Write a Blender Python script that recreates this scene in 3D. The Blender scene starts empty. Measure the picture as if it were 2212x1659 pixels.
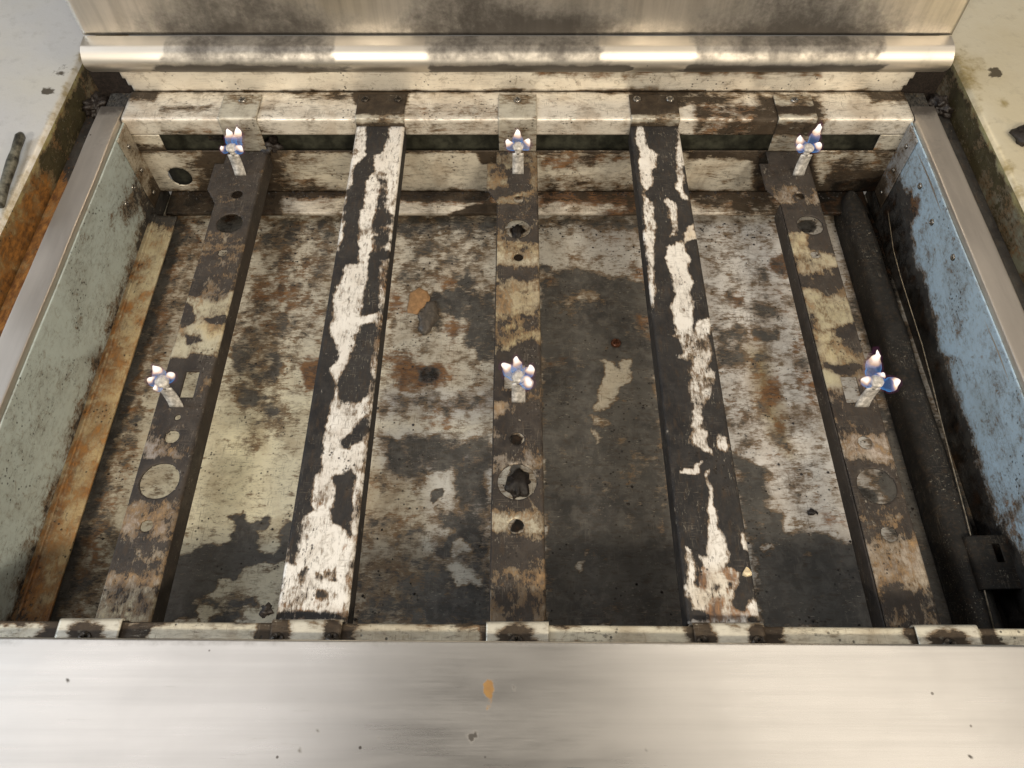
import bpy, bmesh, math, random
import numpy as np
from mathutils import Vector, noise as mnoise

random.seed(7)
S = bpy.context.scene
COL = S.collection
R = math.radians

# ------------------------------------------------------------------ camera
CAM_H, PITCH, FPX, PX0, PY0 = 0.556, R(58.05), 1660.0, 1118.0, 829.5
cd = bpy.data.cameras.new('camera')
cd.sensor_width = 36.0
cd.lens = 36.0 * FPX / 2212.0
cd.shift_x = -12.0 / 2212.0
cd.clip_start, cd.clip_end = 0.01, 50
cam = bpy.data.objects.new('camera', cd)
cam.location = (0, 0, CAM_H)
cam.rotation_euler = (math.pi / 2 - PITCH, 0, 0)
COL.objects.link(cam)
S.camera = cam

# ------------------------------------------------------------------ light
w = bpy.data.worlds.new('World'); S.world = w; w.use_nodes = True
w.node_tree.nodes['Background'].inputs[0].default_value = (1.0, 0.92, 0.82, 1)
w.node_tree.nodes['Background'].inputs[1].default_value = 0.13
S.view_settings.view_transform = 'Standard'
S.view_settings.look = 'None'
S.view_settings.exposure = 0.17

def area(name, loc, aim, sx, sy, power, colr):
    l = bpy.data.lights.new(name, 'AREA'); l.shape = 'ELLIPSE' if sy < .3 else 'RECTANGLE'
    l.size, l.size_y, l.energy, l.color = sx, sy, power, colr
    o = bpy.data.objects.new(name, l); COL.objects.link(o)
    o.location = loc
    o.rotation_euler = (Vector(aim) - Vector(loc)).to_track_quat('-Z', 'Y').to_euler()
    return o
area('ceiling_lamp_or_fill', (-0.72, -1.25, 1.55), (0, .45, 0), 0.52, 0.20, 25.0, (1.0, 0.91, 0.77))
area('ceiling_lamp_or_fill', (0.76, -1.25, 1.55), (0, .45, 0), 0.52, 0.20, 26.0, (1.0, 0.88, 0.70))
area('ceiling_lamp_or_fill', (2.15, -1.25, 1.55), (.2, .45, 0), 0.55, 0.20, 20.0, (1.0, 0.84, 0.62))
area('ceiling_lamp_or_fill', (-1.10, 0.42, 1.75), (-.35, .2, 0), 1.1, 1.1, 4.3, (0.97, 0.95, 0.97))  # added overhead fill, placed to brighten the front panel's left reflection
area('ceiling_lamp_or_fill', (-0.40, 0.92, 1.75), (-.05, .3, 0), 0.50, 0.40, 0.35, (1.0, 0.92, 0.80))  # weak fill added to lighten the middle of the front panel's reflection
area('ceiling_lamp_or_fill', (0.93, 0.42, 1.75), (.3, .2, 0), 2.0, 1.1, 7.6, (1.0, 0.91, 0.80))  # added overhead fill for the right part of the front panel's reflection
area('window_light', (-1.9, 0.5, 0.95), (0.42, 0.45, -0.08), 0.6, 0.5, 13.0, (0.72, 0.85, 1.0))

# ------------------------------------------------------------------ measuring helpers
_F = np.array([0, math.cos(PITCH), -math.sin(PITCH)])
_U = np.array([0, math.sin(PITCH), math.cos(PITCH)])
def hit(x, y, axis, val):
    """point of the plane axis=val that was measured at survey position (x, y)"""
    d = _F + np.array([1.0, 0, 0]) * ((x - PX0) / FPX) + _U * ((PY0 - y) / FPX)
    o = np.array([0, 0, CAM_H])
    t = (val - o[axis]) / d[axis]
    return o + d * t

# ------------------------------------------------------------------ object helpers
def link(o, parent=None):
    COL.objects.link(o)
    if parent is not None:
        o.parent = parent
        o.matrix_parent_inverse = parent.matrix_world.inverted() if False else o.matrix_parent_inverse
    return o
def thing(name, label, cat, loc=(0, 0, 0), group=None, kind=None):
    o = bpy.data.objects.new(name, None); o.empty_display_size = 0.02
    COL.objects.link(o); o.location = loc
    if label: o['label'] = label
    if cat: o['category'] = cat
    if group: o['group'] = group
    if kind: o['kind'] = kind
    return o
def worldloc(o):
    v = Vector((0, 0, 0))
    while o is not None:
        v += o.location; o = o.parent
    return v
def mesh_obj(name, verts, faces, mat, parent=None, smooth=False, origin=None):
    """verts in place coordinates; the object's origin is put at `origin` (or its middle)"""
    verts = np.asarray(verts, dtype=float)
    base = np.array(worldloc(parent)) if parent is not None else np.zeros(3)
    org = np.asarray(origin, float) if origin is not None else verts.mean(0)
    me = bpy.data.meshes.new(name)
    me.from_pydata((verts - org).tolist(), [], faces.tolist() if hasattr(faces, 'tolist') else faces)
    me.update()
    if smooth:
        me.polygons.foreach_set('use_smooth', [True] * len(me.polygons))
    me.materials.append(mat)
    o = bpy.data.objects.new(name, me); COL.objects.link(o)
    o.location = (org - base).tolist()
    if parent is not None: o.parent = parent
    return o
def bevel(o, w=0.0006, seg=2, ang=35):
    m = o.modifiers.new('bevel', 'BEVEL'); m.width = w; m.segments = seg
    m.limit_method = 'ANGLE'; m.angle_limit = R(ang)
    return o
def solid(o, t, off=-1):
    m = o.modifiers.new('solid', 'SOLIDIFY'); m.thickness = t; m.offset = off
    return o

# ------------------------------------------------------------------ painting wear into point attributes
def poly_sd(P, poly):
    """signed distance, positive inside"""
    poly = np.asarray(poly, float)
    x, y = P[:, 0], P[:, 1]
    dmin = np.full(len(P), 1e9); inside = np.zeros(len(P), bool)
    n = len(poly)
    for i in range(n):
        a, b = poly[i], poly[(i + 1) % n]
        e = b - a; L2 = max(e @ e, 1e-12)
        t = np.clip(((x - a[0]) * e[0] + (y - a[1]) * e[1]) / L2, 0, 1)
        dx, dy = x - (a[0] + t * e[0]), y - (a[1] + t * e[1])
        dmin = np.minimum(dmin, np.hypot(dx, dy))
        cond = ((a[1] > y) != (b[1] > y))
        with np.errstate(divide='ignore', invalid='ignore'):
            xi = (b[0] - a[0]) * (y - a[1]) / (b[1] - a[1] + 1e-15) + a[0]
        inside ^= cond & (x < xi)
    return np.where(inside, dmin, -dmin)
class Wear:
    """soot, rust, grease levels and the colour of what lies under them, at every vertex of a surface"""
    def __init__(self, P2, tint=(.4, .37, .3), soot=0.15, rust=0.1, grease=0.0, warp=1.15):
        n = len(P2)
        D = np.zeros((n, 2))
        for q in range(n):
            x, y = P2[q]; v = Vector((x * 70, y * 70, .5)); u = Vector((x * 260, y * 260, 3.5)); a = mnoise.noise_vector(v); b = mnoise.noise_vector(u)
            D[q] = (a.x * .0050 + b.x * .0022, a.y * .0050 + b.y * .0022)
        self.P = P2 + D * warp
        self.m = np.zeros((n, 4)); self.m[:, 0] = soot; self.m[:, 1] = rust; self.m[:, 2] = grease; self.m[:, 3] = 1
        self.t = np.ones((n, 4)); self.t[:, :3] = tint
    def _cov(self, shape, soft):
        if shape[0] == 'e':
            _, cx, cy, rx, ry, *a = shape
            a = R(a[0]) if a else 0
            dx, dy = self.P[:, 0] - cx, self.P[:, 1] - cy
            u = dx * math.cos(a) + dy * math.sin(a); v = -dx * math.sin(a) + dy * math.cos(a)
            r = np.hypot(u / rx, v / ry)
            sd = (1 - r) * min(rx, ry)
        else:
            sd = poly_sd(self.P, shape[1])
        return np.clip(0.5 + (sd + .0006) / (2 * soft), 0, 1)
    def __call__(self, shape, soft=.004, soot=None, rust=None, grease=None, tint=None):
        c0, c = self._cov(shape, soft * 1.25), self._cov(shape, soft * 2.6 + .0015)
        for k, v, c_ in ((0, soot, c0), (1, rust, c), (2, grease, c0)):
            if v is not None: self.m[:, k] = self.m[:, k] * (1 - c_) + v * c_
        if tint is not None:
            self.t[:, :3] = self.t[:, :3] * (1 - c[:, None]) + np.array(tint) * c[:, None]
    def jitter(self, ch, amp, scale, seed=0):
        v = np.array([mnoise.noise(Vector((p[0] * scale + seed, p[1] * scale, seed * .7))) for p in self.P])
        self.m[:, ch] += v * amp
    def apply(self, o):
        me = o.data
        for nm, arr in (('mask', self.m), ('tint', self.t)):
            a = me.color_attributes.new(nm, 'FLOAT_COLOR', 'POINT')
            a.data.foreach_set('color', np.clip(arr, 0, 2).astype(np.float32).ravel())

# ------------------------------------------------------------------ materials
def N(nt, typ, **kw):
    n = nt.nodes.new(typ)
    for k, v in kw.items():
        if k.startswith('i_'): n.inputs[k[2:].replace('_', ' ')].default_value = v
        else: setattr(n, k, v)
    return n
def newmat(name):
    m = bpy.data.materials.new(name); m.use_nodes = True
    nt = m.node_tree; nt.nodes.clear()
    out = N(nt, 'ShaderNodeOutputMaterial'); b = N(nt, 'ShaderNodeBsdfPrincipled')
    nt.links.new(b.outputs[0], out.inputs[0])
    return m, nt, b
def math_(nt, op, a, b=None, c=None, clamp=False):
    n = N(nt, 'ShaderNodeMath', operation=op, use_clamp=clamp)
    for i, v in enumerate((a, b, c)):
        if v is None: continue
        if isinstance(v, (int, float)): n.inputs[i].default_value = v
        else: nt.links.new(v, n.inputs[i])
    return n.outputs[0]
def smooth_(nt, v, lo, hi, a=0.0, b=1.0):
    n = N(nt, 'ShaderNodeMapRange', interpolation_type='SMOOTHSTEP')
    nt.links.new(v, n.inputs[0])
    for i, x in zip((1, 2, 3, 4), (lo, hi, a, b)): n.inputs[i].default_value = x
    return n.outputs[0]
def mix_(nt, f, a, b, blend='MIX'):
    n = N(nt, 'ShaderNodeMix', data_type='RGBA', blend_type=blend)
    for sock, v in ((n.inputs[0], f), (n.inputs[6], a), (n.inputs[7], b)):
        if isinstance(v, (int, float)): sock.default_value = v
        elif isinstance(v, tuple): sock.default_value = (*v, 1) if len(v) == 3 else v
        else: nt.links.new(v, sock)
    return n.outputs[2]
def fmix(nt, f, a, b):
    n = N(nt, 'ShaderNodeMix', data_type='FLOAT')
    for sock, v in ((n.inputs[0], f), (n.inputs[2], a), (n.inputs[3], b)):
        if isinstance(v, (int, float)): sock.default_value = v
        else: nt.links.new(v, sock)
    return n.outputs[0]
def noise_(nt, vec, scale, detail=6, rough=.6, dist=0.0, lac=2.0):
    n = N(nt, 'ShaderNodeTexNoise'); nt.links.new(vec, n.inputs['Vector'])
    n.inputs['Scale'].default_value = scale; n.inputs['Detail'].default_value = detail
    n.inputs['Roughness'].default_value = rough; n.inputs['Distortion'].default_value = dist
    n.inputs['Lacunarity'].default_value = lac
    return n.outputs['Fac']
def mapped(nt, scale, loc=(0, 0, 0)):
    tc = N(nt, 'ShaderNodeTexCoord'); mp = N(nt, 'ShaderNodeMapping')
    nt.links.new(tc.outputs['Object'], mp.inputs[0])
    mp.inputs['Scale'].default_value = scale; mp.inputs['Location'].default_value = loc
    return mp.outputs[0]

def grime_mat(name, brush=(1, 1, 1), metallic=.55, rough=.42, soot_a=(.018, .018, .019), soot_b=(.05, .048, .045),
              edge=.055, glz=1.0, amp=1.0, spec=.0, scratch=.5, rust_a=(.045, .018, .008), rust_b=(.27, .13, .045), sooty_rough=.62):
    m, nt, b = newmat(name)
    ta = N(nt, 'ShaderNodeAttribute', attribute_name='tint')
    ma = N(nt, 'ShaderNodeAttribute', attribute_name='mask')
    sp = N(nt, 'ShaderNodeSeparateColor'); nt.links.new(ma.outputs['Color'], sp.inputs[0])
    v1 = mapped(nt, (1, 1, 1)); vb = mapped(nt, brush, (.3, .1, .2))
    n_big = noise_(nt, v1, 42, 9, .62, .3)
    n_mid = noise_(nt, vb, 200, 9, .72, .2)
    n_fine = noise_(nt, vb, 560, 7, .78)
    n_rust = noise_(nt, v1, 60, 8, .65, .5)
    n_cloud = noise_(nt, v1, 13, 5, .55, .2)
    # soot: traced level broken up by flaking at three sizes
    f = math_(nt, 'ADD', sp.outputs[0], math_(nt, 'MULTIPLY', math_(nt, 'SUBTRACT', n_big, .5), 1.0 * amp))
    f = math_(nt, 'ADD', f, math_(nt, 'MULTIPLY', math_(nt, 'SUBTRACT', n_mid, .5), 1.15 * amp))
    f = math_(nt, 'ADD', f, math_(nt, 'MULTIPLY', math_(nt, 'SUBTRACT', n_fine, .5), .85 * amp))
    soot = smooth_(nt, f, .5 - edge, .5 + edge)
    haze = smooth_(nt, f, .0, .62, 0, .80)              # thin film before the solid layer
    # rust
    g = math_(nt, 'ADD', sp.outputs[1], math_(nt, 'MULTIPLY', math_(nt, 'SUBTRACT', n_rust, .5), 1.6))
    g = math_(nt, 'ADD', g, math_(nt, 'MULTIPLY', math_(nt, 'SUBTRACT', n_mid, .5), 1.0))
    rust = smooth_(nt, g, .28, .80, 0, .93)
    # grease
    h = math_(nt, 'ADD', sp.outputs[2], math_(nt, 'MULTIPLY', math_(nt, 'SUBTRACT', n_big, .5), .9))
    h = math_(nt, 'ADD', h, math_(nt, 'MULTIPLY', math_(nt, 'SUBTRACT', n_fine, .5), .35))
    grease = smooth_(nt, h, .38, .62, 0, .96)
    # ground metal
    base = mix_(nt, smooth_(nt, n_cloud, .3, .7, 0, .45), ta.outputs['Color'], (.30, .245, .16), 'MULTIPLY')
    base = mix_(nt, .25, ta.outputs['Color'], base)
    base = mix_(nt, smooth_(nt, n_fine, .35, .75, 0, .35 * scratch), base, (.75, .72, .66))
    base = mix_(nt, smooth_(nt, n_mid, .52, .72, 0, .55 * scratch), base, (.13, .105, .075))
    base = mix_(nt, haze, base, mix_(nt, n_cloud, (.115, .085, .052), (.15, .14, .12)))
    glaze = smooth_(nt, noise_(nt, v1, 22, 7, .68, .6), .44, .66, 0, .52 * glz)
    base = mix_(nt, glaze, base, mix_(nt, .8, base, (.34, .22, .11), 'MULTIPLY'))
    sootc = mix_(nt, smooth_(nt, n_cloud, .3, .7), soot_a, soot_b)
    sootc = mix_(nt, smooth_(nt, n_fine, .5, .8, 0, .35), sootc, (.10, .095, .085))
    sootc = mix_(nt, smooth_(nt, noise_(nt, v1, 75, 8, .7, .5), .42, .66, 0, .6), sootc, tuple(x * 1.45 for x in soot_b))
    sootc = mix_(nt, smooth_(nt, n_mid, .50, .66, 0, .55), sootc, (.052, .035, .022))
    sootc = mix_(nt, math_(nt, 'MULTIPLY', smooth_(nt, noise_(nt, mapped(nt, brush, (1, 7, 1)), 420, 7, .8), .585, .63, 0, .80), smooth_(nt, noise_(nt, v1, 30, 4, .6), .48, .60)), sootc, (.34, .31, .25))
    rustc = mix_(nt, smooth_(nt, n_mid, .35, .68), rust_a, rust_b)
    fringe = math_(nt, 'MULTIPLY', smooth_(nt, f, .5 - edge - .22, .5 - edge, 0, 1), smooth_(nt, n_rust, .35, .6, .15, .85))
    base = mix_(nt, fringe, base, mix_(nt, n_mid, (.06, .035, .018), (.26, .16, .07)))
    base = mix_(nt, smooth_(nt, noise_(nt, v1, 95, 8, .7, .8), .53, .70, 0, .55), base, (.17, .12, .065))
    base = mix_(nt, math_(nt, 'MULTIPLY', smooth_(nt, noise_(nt, mapped(nt, brush, (4, 2, 1)), 330, 7, .8), .565, .61, 0, min(1, 1.6 * scratch)), smooth_(nt, noise_(nt, v1, 27, 4, .6), .44, .58)), base, (.045, .035, .028))
    sc1 = noise_(nt, mapped(nt, tuple(x * k for x, k in zip((1, 1, 1), (.06, 1, 1))), (2, 1, 0)), 1500, 2, .5)
    sc2 = noise_(nt, mapped(nt, (1, .05, 1), (5, 1, 0)), 1300, 2, .5)
    gate = smooth_(nt, noise_(nt, v1, 35, 4, .6), .45, .62)
    scr = math_(nt, 'MULTIPLY', math_(nt, 'MAXIMUM', smooth_(nt, sc1, .61, .67), smooth_(nt, sc2, .61, .67)), gate)
    base = mix_(nt, math_(nt, 'MULTIPLY', scr, .55), base, (.10, .07, .045))
    c = mix_(nt, rust, base, rustc)
    sootc = mix_(nt, math_(nt, 'MULTIPLY', scr, .30), sootc, (.22, .19, .15))
    c = mix_(nt, math_(nt, 'MULTIPLY', soot, smooth_(nt, noise_(nt, v1, 120, 8, .75), .30, .62, .95, 1.0)), c, sootc)
    c = mix_(nt, grease, c, mix_(nt, smooth_(nt, n_rust, .45, .75), (.008, .007, .006), (.045, .022, .010)))
    # pits
    vo = N(nt, 'ShaderNodeTexVoronoi', feature='F1'); nt.links.new(v1, vo.inputs['Vector']); vo.inputs['Scale'].default_value = 190
    vo.inputs['Randomness'].default_value = 1
    dens = noise_(nt, v1, 25, 3, .6)
    pit = math_(nt, 'MULTIPLY', smooth_(nt, vo.outputs['Distance'], .14, .24, 1, 0), smooth_(nt, dens, .50, .62))
    c = mix_(nt, math_(nt, 'MULTIPLY', pit, .85), c, (.02, .016, .012))
    nt.links.new(c, b.inputs['Base Color'])
    met = fmix(nt, soot, fmix(nt, rust, metallic, .05), .15)
    met = fmix(nt, grease, met, 0.0)
    nt.links.new(met, b.inputs['Metallic'])
    rr = fmix(nt, smooth_(nt, n_mid, .35, .7), rough, rough + .2)
    sl_ = fmix(nt, soot, .5, .28); nt.links.new(sl_, b.inputs['Specular IOR Level']); rr = fmix(nt, rust, rr, .6); rr = fmix(nt, soot, rr, sooty_rough); rr = fmix(nt, grease, rr, .26)
    nt.links.new(rr, b.inputs['Roughness'])
    bh = math_(nt, 'ADD', math_(nt, 'MULTIPLY', soot, .8), math_(nt, 'MULTIPLY', n_fine, .35))
    bh = math_(nt, 'ADD', bh, math_(nt, 'MULTIPLY', grease, 1.6))
    bh = math_(nt, 'ADD', bh, math_(nt, 'MULTIPLY', math_(nt, 'MULTIPLY', n_rust, rust), 1.2))
    bh = math_(nt, 'ADD', bh, math_(nt, 'MULTIPLY', math_(nt, 'MULTIPLY', n_mid, grease), 3.0))
    bh = math_(nt, 'SUBTRACT', bh, math_(nt, 'MULTIPLY', pit, 1.0))
    bm = N(nt, 'ShaderNodeBump'); bm.inputs['Strength'].default_value = .55; bm.inputs['Distance'].default_value = .00045
    nt.links.new(bh, bm.inputs['Height']); nt.links.new(bm.outputs[0], b.inputs['Normal'])
    return m

M_floor = grime_mat('scorched_tray_steel', brush=(.45, 1.3, 1), metallic=.18, rough=.40, soot_a=(.040, .039, .038), soot_b=(.105, .099, .088), edge=.13, sooty_rough=.46, amp=1.15)
M_bar = grime_mat('scorched_bar_steel', brush=(1.2, .5, 1), metallic=.4, rough=.42, soot_a=(.022, .019, .018), soot_b=(.046, .038, .032), rust_a=(.045, .025, .014), rust_b=(.30, .19, .09))
M_support = grime_mat('flaking_white_support', brush=(1.3, .35, 1), metallic=.25, rough=.42, soot_a=(.013, .0125, .0135), soot_b=(.028, .026, .025), edge=.09, scratch=1.0, glz=.6, amp=1.2)
M_wall = grime_mat('cream_wall_steel', brush=(.3, 1, 1.2), metallic=.35, rough=.36, scratch=.45, soot_a=(.022, .015, .010), soot_b=(.055, .040, .026))
M_side = grime_mat('galvanised_side', brush=(1, .6, 1), metallic=.25, rough=.5, scratch=.35, glz=.35)
M_rust = grime_mat('rusty_gutter', brush=(1, .4, 1), metallic=.1, rough=.6, rust_a=(.09, .030, .009), rust_b=(.36, .17, .045))
M_black = grime_mat('black_greasy_iron', brush=(1, 1, 1), metallic=.2, rough=.4, soot_a=(.008, .008, .008), soot_b=(.016, .015, .014))
M_up = grime_mat('cream_upstand_steel', brush=(.08, 1, 1), metallic=.4, rough=.34, scratch=.22, amp=.8, glz=.35, soot_a=(.022, .015, .010), soot_b=(.055, .040, .026))

M_face = grime_mat('olive_greasy_face', brush=(1, .5, 1), metallic=.15, rough=.5, rust_a=(.08, .032, .008), rust_b=(.36, .16, .035), soot_a=(.03, .025, .012), soot_b=(.07, .06, .03))

def steel_mat(name, tint=(.62, .58, .52), brush=(.03, 1, 1), rough=.26, aniso=.0, metallic=1.0, smudge=.5, streak=.22):
    m, nt, b = newmat(name)
    ma = N(nt, 'ShaderNodeAttribute', attribute_name='mask')
    sp = N(nt, 'ShaderNodeSeparateColor'); nt.links.new(ma.outputs['Color'], sp.inputs[0])
    v1 = mapped(nt, (1, 1, 1)); vb = mapped(nt, brush)
    nb = noise_(nt, vb, 900, 4, .6); ns = noise_(nt, v1, 9, 6, .6, .4); nf = noise_(nt, v1, 180, 6, .65)
    nm = noise_(nt, vb, 90, 5, .6)
    c = mix_(nt, smooth_(nt, ns, .3, .75), tint, tuple(x * (1 - .18 * smudge) for x in tint))
    c = mix_(nt, smooth_(nt, nm, .38, .66, 0, streak), c, tuple(x * .6 for x in tint))
    s = math_(nt, 'ADD', sp.outputs[0], math_(nt, 'MULTIPLY', math_(nt, 'SUBTRACT', noise_(nt, v1, 35, 8, .65, .4), .5), .8))
    s = math_(nt, 'ADD', s, math_(nt, 'MULTIPLY', math_(nt, 'SUBTRACT', nf, .5), .5))
    soot = smooth_(nt, s, .15, .95, 0, .90)
    r_ = math_(nt, 'ADD', sp.outputs[1], math_(nt, 'MULTIPLY', math_(nt, 'SUBTRACT', nf, .5), .8))
    rust = smooth_(nt, r_, .4, .7, 0, .85)
    c = mix_(nt, soot, c, (.05, .042, .036)); c = mix_(nt, rust, c, mix_(nt, nf, (.30, .11, .02), (.62, .34, .05)))
    vo = N(nt, 'ShaderNodeTexVoronoi', feature='F1'); nt.links.new(v1, vo.inputs['Vector']); vo.inputs['Scale'].default_value = 42
    spk = math_(nt, 'MULTIPLY', smooth_(nt, vo.outputs['Distance'], .03, .055, 1, 0), smooth_(nt, noise_(nt, v1, 20, 2), .5, .6))
    c = mix_(nt, math_(nt, 'MULTIPLY', spk, .8), c, (.06, .045, .03))
    nt.links.new(c, b.inputs['Base Color'])
    nt.links.new(fmix(nt, math_(nt, 'MAXIMUM', soot, rust), metallic, metallic * .5), b.inputs['Metallic'])
    rr = fmix(nt, nb, rough - .03, rough + .09); rr = fmix(nt, smooth_(nt, ns, .4, .7), rr, rough + .10 * smudge)
    rr = fmix(nt, soot, rr, .42)
    nt.links.new(rr, b.inputs['Roughness'])
    b.inputs['Anisotropic'].default_value = aniso
    lf = noise_(nt, mapped(nt, tuple(.25 if x < .5 else 1 for x in brush), (3, 3, 3)), 26, 5, .6, .5)
    rr2 = fmix(nt, smooth_(nt, lf, .35, .7), 0.0, .13 * smudge)
    nt.links.new(math_(nt, 'ADD', rr, rr2), b.inputs['Roughness'])
    sl = [noise_(nt, mapped(nt, m_, l_), 900, 1, .5) for m_, l_ in (((.05, 1, 1), (1, 2, 3)), ((.6, .35, 1), (7, 2, 3)), ((1, .06, 1), (4, 8, 3)))]
    sv = smooth_(nt, sl[0], .70, .74)
    sv = math_(nt, 'MULTIPLY', sv, smooth_(nt, noise_(nt, v1, 18, 3), .5, .65))
    bm = N(nt, 'ShaderNodeBump'); bm.inputs['Strength'].default_value = .14; bm.inputs['Distance'].default_value = .00008
    nt.links.new(math_(nt, 'ADD', math_(nt, 'ADD', nb, math_(nt, 'MULTIPLY', nm, 1.2)), math_(nt, 'MULTIPLY', sv, -4.0)), bm.inputs['Height']); nt.links.new(bm.outputs[0], b.inputs['Normal'])
    return m
M_front = steel_mat('brushed_front_steel', (.70, .67, .62), rough=.235)
M_ledge = steel_mat('brushed_ledge_steel', (.72, .67, .59), rough=.40)
M_splash = steel_mat('brushed_splash_steel', (.74, .69, .62), brush=(1, 1, .05), rough=.34, streak=.6, smudge=1.0)
M_rail = steel_mat('brushed_rail_steel', (.68, .62, .55), brush=(1, .04, 1), rough=.40)

def plain(name, colr, rough=.5, metallic=0.0, nscale=300, var=.5, bump=.0003):
    m, nt, b = newmat(name)
    v = mapped(nt, (1, 1, 1)); n = noise_(nt, v, nscale, 6, .65)
    c = mix_(nt, smooth_(nt, n, .35, .7), tuple(x * (1 - var) for x in colr), colr)
    nt.links.new(c, b.inputs['Base Color']); b.inputs['Roughness'].default_value = rough; b.inputs['Metallic'].default_value = metallic
    bm = N(nt, 'ShaderNodeBump'); bm.inputs['Strength'].default_value = .6; bm.inputs['Distance'].default_value = bump
    nt.links.new(n, bm.inputs['Height']); nt.links.new(bm.outputs[0], b.inputs['Normal'])
    return m
M_screw = plain('zinc_screw', (.42, .39, .35), .3, .9, 500, .6)
M_screwd = plain('sooty_screw', (.09, .075, .06), .35, .7, 500, .7)
M_char = plain('burnt_crumb', (.028, .020, .016), .5, 0, 500, .7, .001)
M_flake = plain('orange_flake', (.48, .27, .12), .6, 0, 250, .35)
M_greyflake = plain('grey_flake', (.15, .125, .10), .5, 0, 250, .5)
M_hot = plain('heat_bleached_strip', (.76, .72, .66), .5, .1, 170, .62)
M_void = plain('dark_void', (.02, .018, .014), .8, 0, 100, .5)
M_green = plain('greenish_inner_steel', (.085, .085, .060), .6, .2, 60, .7)
M_wire = plain('worn_wire', (.5, .43, .33), .35, .8, 200, .6)
M_stick = plain('charred_handle', (.17, .165, .13), .4, .1, 90, .96, .001)
M_bright = plain('bright_chip_metal', (.9, .75, .5), .25, .6, 200, .15)

def flame_mat():
    m = bpy.data.materials.new('gas_flame'); m.use_nodes = True; nt = m.node_tree; nt.nodes.clear()
    out = N(nt, 'ShaderNodeOutputMaterial')
    at = N(nt, 'ShaderNodeAttribute', attribute_name='rise'); fac = at.outputs['Fac']
    cr = N(nt, 'ShaderNodeValToRGB'); nt.links.new(fac, cr.inputs[0])
    e = cr.color_ramp.elements
    e[0].position = 0; e[0].color = (.04, .36, 1.0, 1); e[1].position = 1; e[1].color = (1, .90, .80, 1)
    for p, c in ((.38, (.10, .46, 1.0, 1)), (.54, (.45, .45, .75, 1)), (.64, (1, .66, .42, 1)), (.80, (1, .86, .74, 1))):
        q = e.new(p); q.color = c
    em = N(nt, 'ShaderNodeEmission'); nt.links.new(cr.outputs[0], em.inputs[0])
    nt.links.new(smooth_(nt, fac, .40, .95, .75, 1.7), em.inputs[1])
    tr = N(nt, 'ShaderNodeBsdfTransparent'); mx = N(nt, 'ShaderNodeMixShader')
    lw = N(nt, 'ShaderNodeLayerWeight'); lw.inputs[0].default_value = .35
    edge_ = math_(nt, 'SUBTRACT', 1.0, math_(nt, 'MULTIPLY', math_(nt, 'POWER', lw.outputs['Facing'], 1.5), .92))
    core = math_(nt, 'MULTIPLY', smooth_(nt, fac, .38, .85, .10, .80), edge_)
    rim = math_(nt, 'MULTIPLY', lw.outputs['Facing'], smooth_(nt, fac, .30, .75, .55, .05))
    al = math_(nt, 'MAXIMUM', core, rim, clamp=True)
    nt.links.new(al, mx.inputs[0]); nt.links.new(tr.outputs[0], mx.inputs[1]); nt.links.new(em.outputs[0], mx.inputs[2])
    nt.links.new(mx.outputs[0], out.inputs[0]); return m
M_flame = flame_mat()
def halo_mat():
    m = bpy.data.materials.new('flame_halo'); m.use_nodes = True; nt = m.node_tree; nt.nodes.clear()
    out = N(nt, 'ShaderNodeOutputMaterial'); em = N(nt, 'ShaderNodeEmission')
    em.inputs[0].default_value = (.45, .12, .32, 1); em.inputs[1].default_value = .35  # faint shell standing in for the glow around the flame tips
    tr = N(nt, 'ShaderNodeBsdfTransparent'); ad = N(nt, 'ShaderNodeMixShader'); ad.inputs[0].default_value = .07
    nt.links.new(tr.outputs[0], ad.inputs[1]); nt.links.new(em.outputs[0], ad.inputs[2]); nt.links.new(ad.outputs[0], out.inputs[0]); return m
M_halo = halo_mat()

# ------------------------------------------------------------------ sheet builder
def resample(prof, res, rnd=0):
    prof = [np.array(p, float) for p in prof]; out = [prof[0]]
    for a, b in zip(prof[:-1], prof[1:]):
        n = max(1, int(round(np.linalg.norm(b - a) / res)))
        for k in range(1, n + 1): out.append(a + (b - a) * k / n)
    return np.array(out)
def rounded(prof, r, seg=4):
    """round the inner corners of a 2-D profile"""
    P = [np.array(p, float) for p in prof]; out = [P[0]]
    for i in range(1, len(P) - 1):
        a, b, c = P[i - 1], P[i], P[i + 1]
        rr = min(r, .45 * np.linalg.norm(a - b), .45 * np.linalg.norm(c - b))
        p, q = b + (a - b) / np.linalg.norm(a - b) * rr, b + (c - b) / np.linalg.norm(c - b) * rr
        for k in range(seg + 1):
            t = k / seg; out.append((1 - t) ** 2 * p + 2 * t * (1 - t) * b + t * t * q)
    out.append(P[-1]); return out
def grid_faces(nu, nv):
    i = np.arange(nu - 1)[:, None] * nv + np.arange(nv - 1)[None, :]
    return np.stack([i, i + nv, i + nv + 1, i + 1], -1).reshape(-1, 4)
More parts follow.
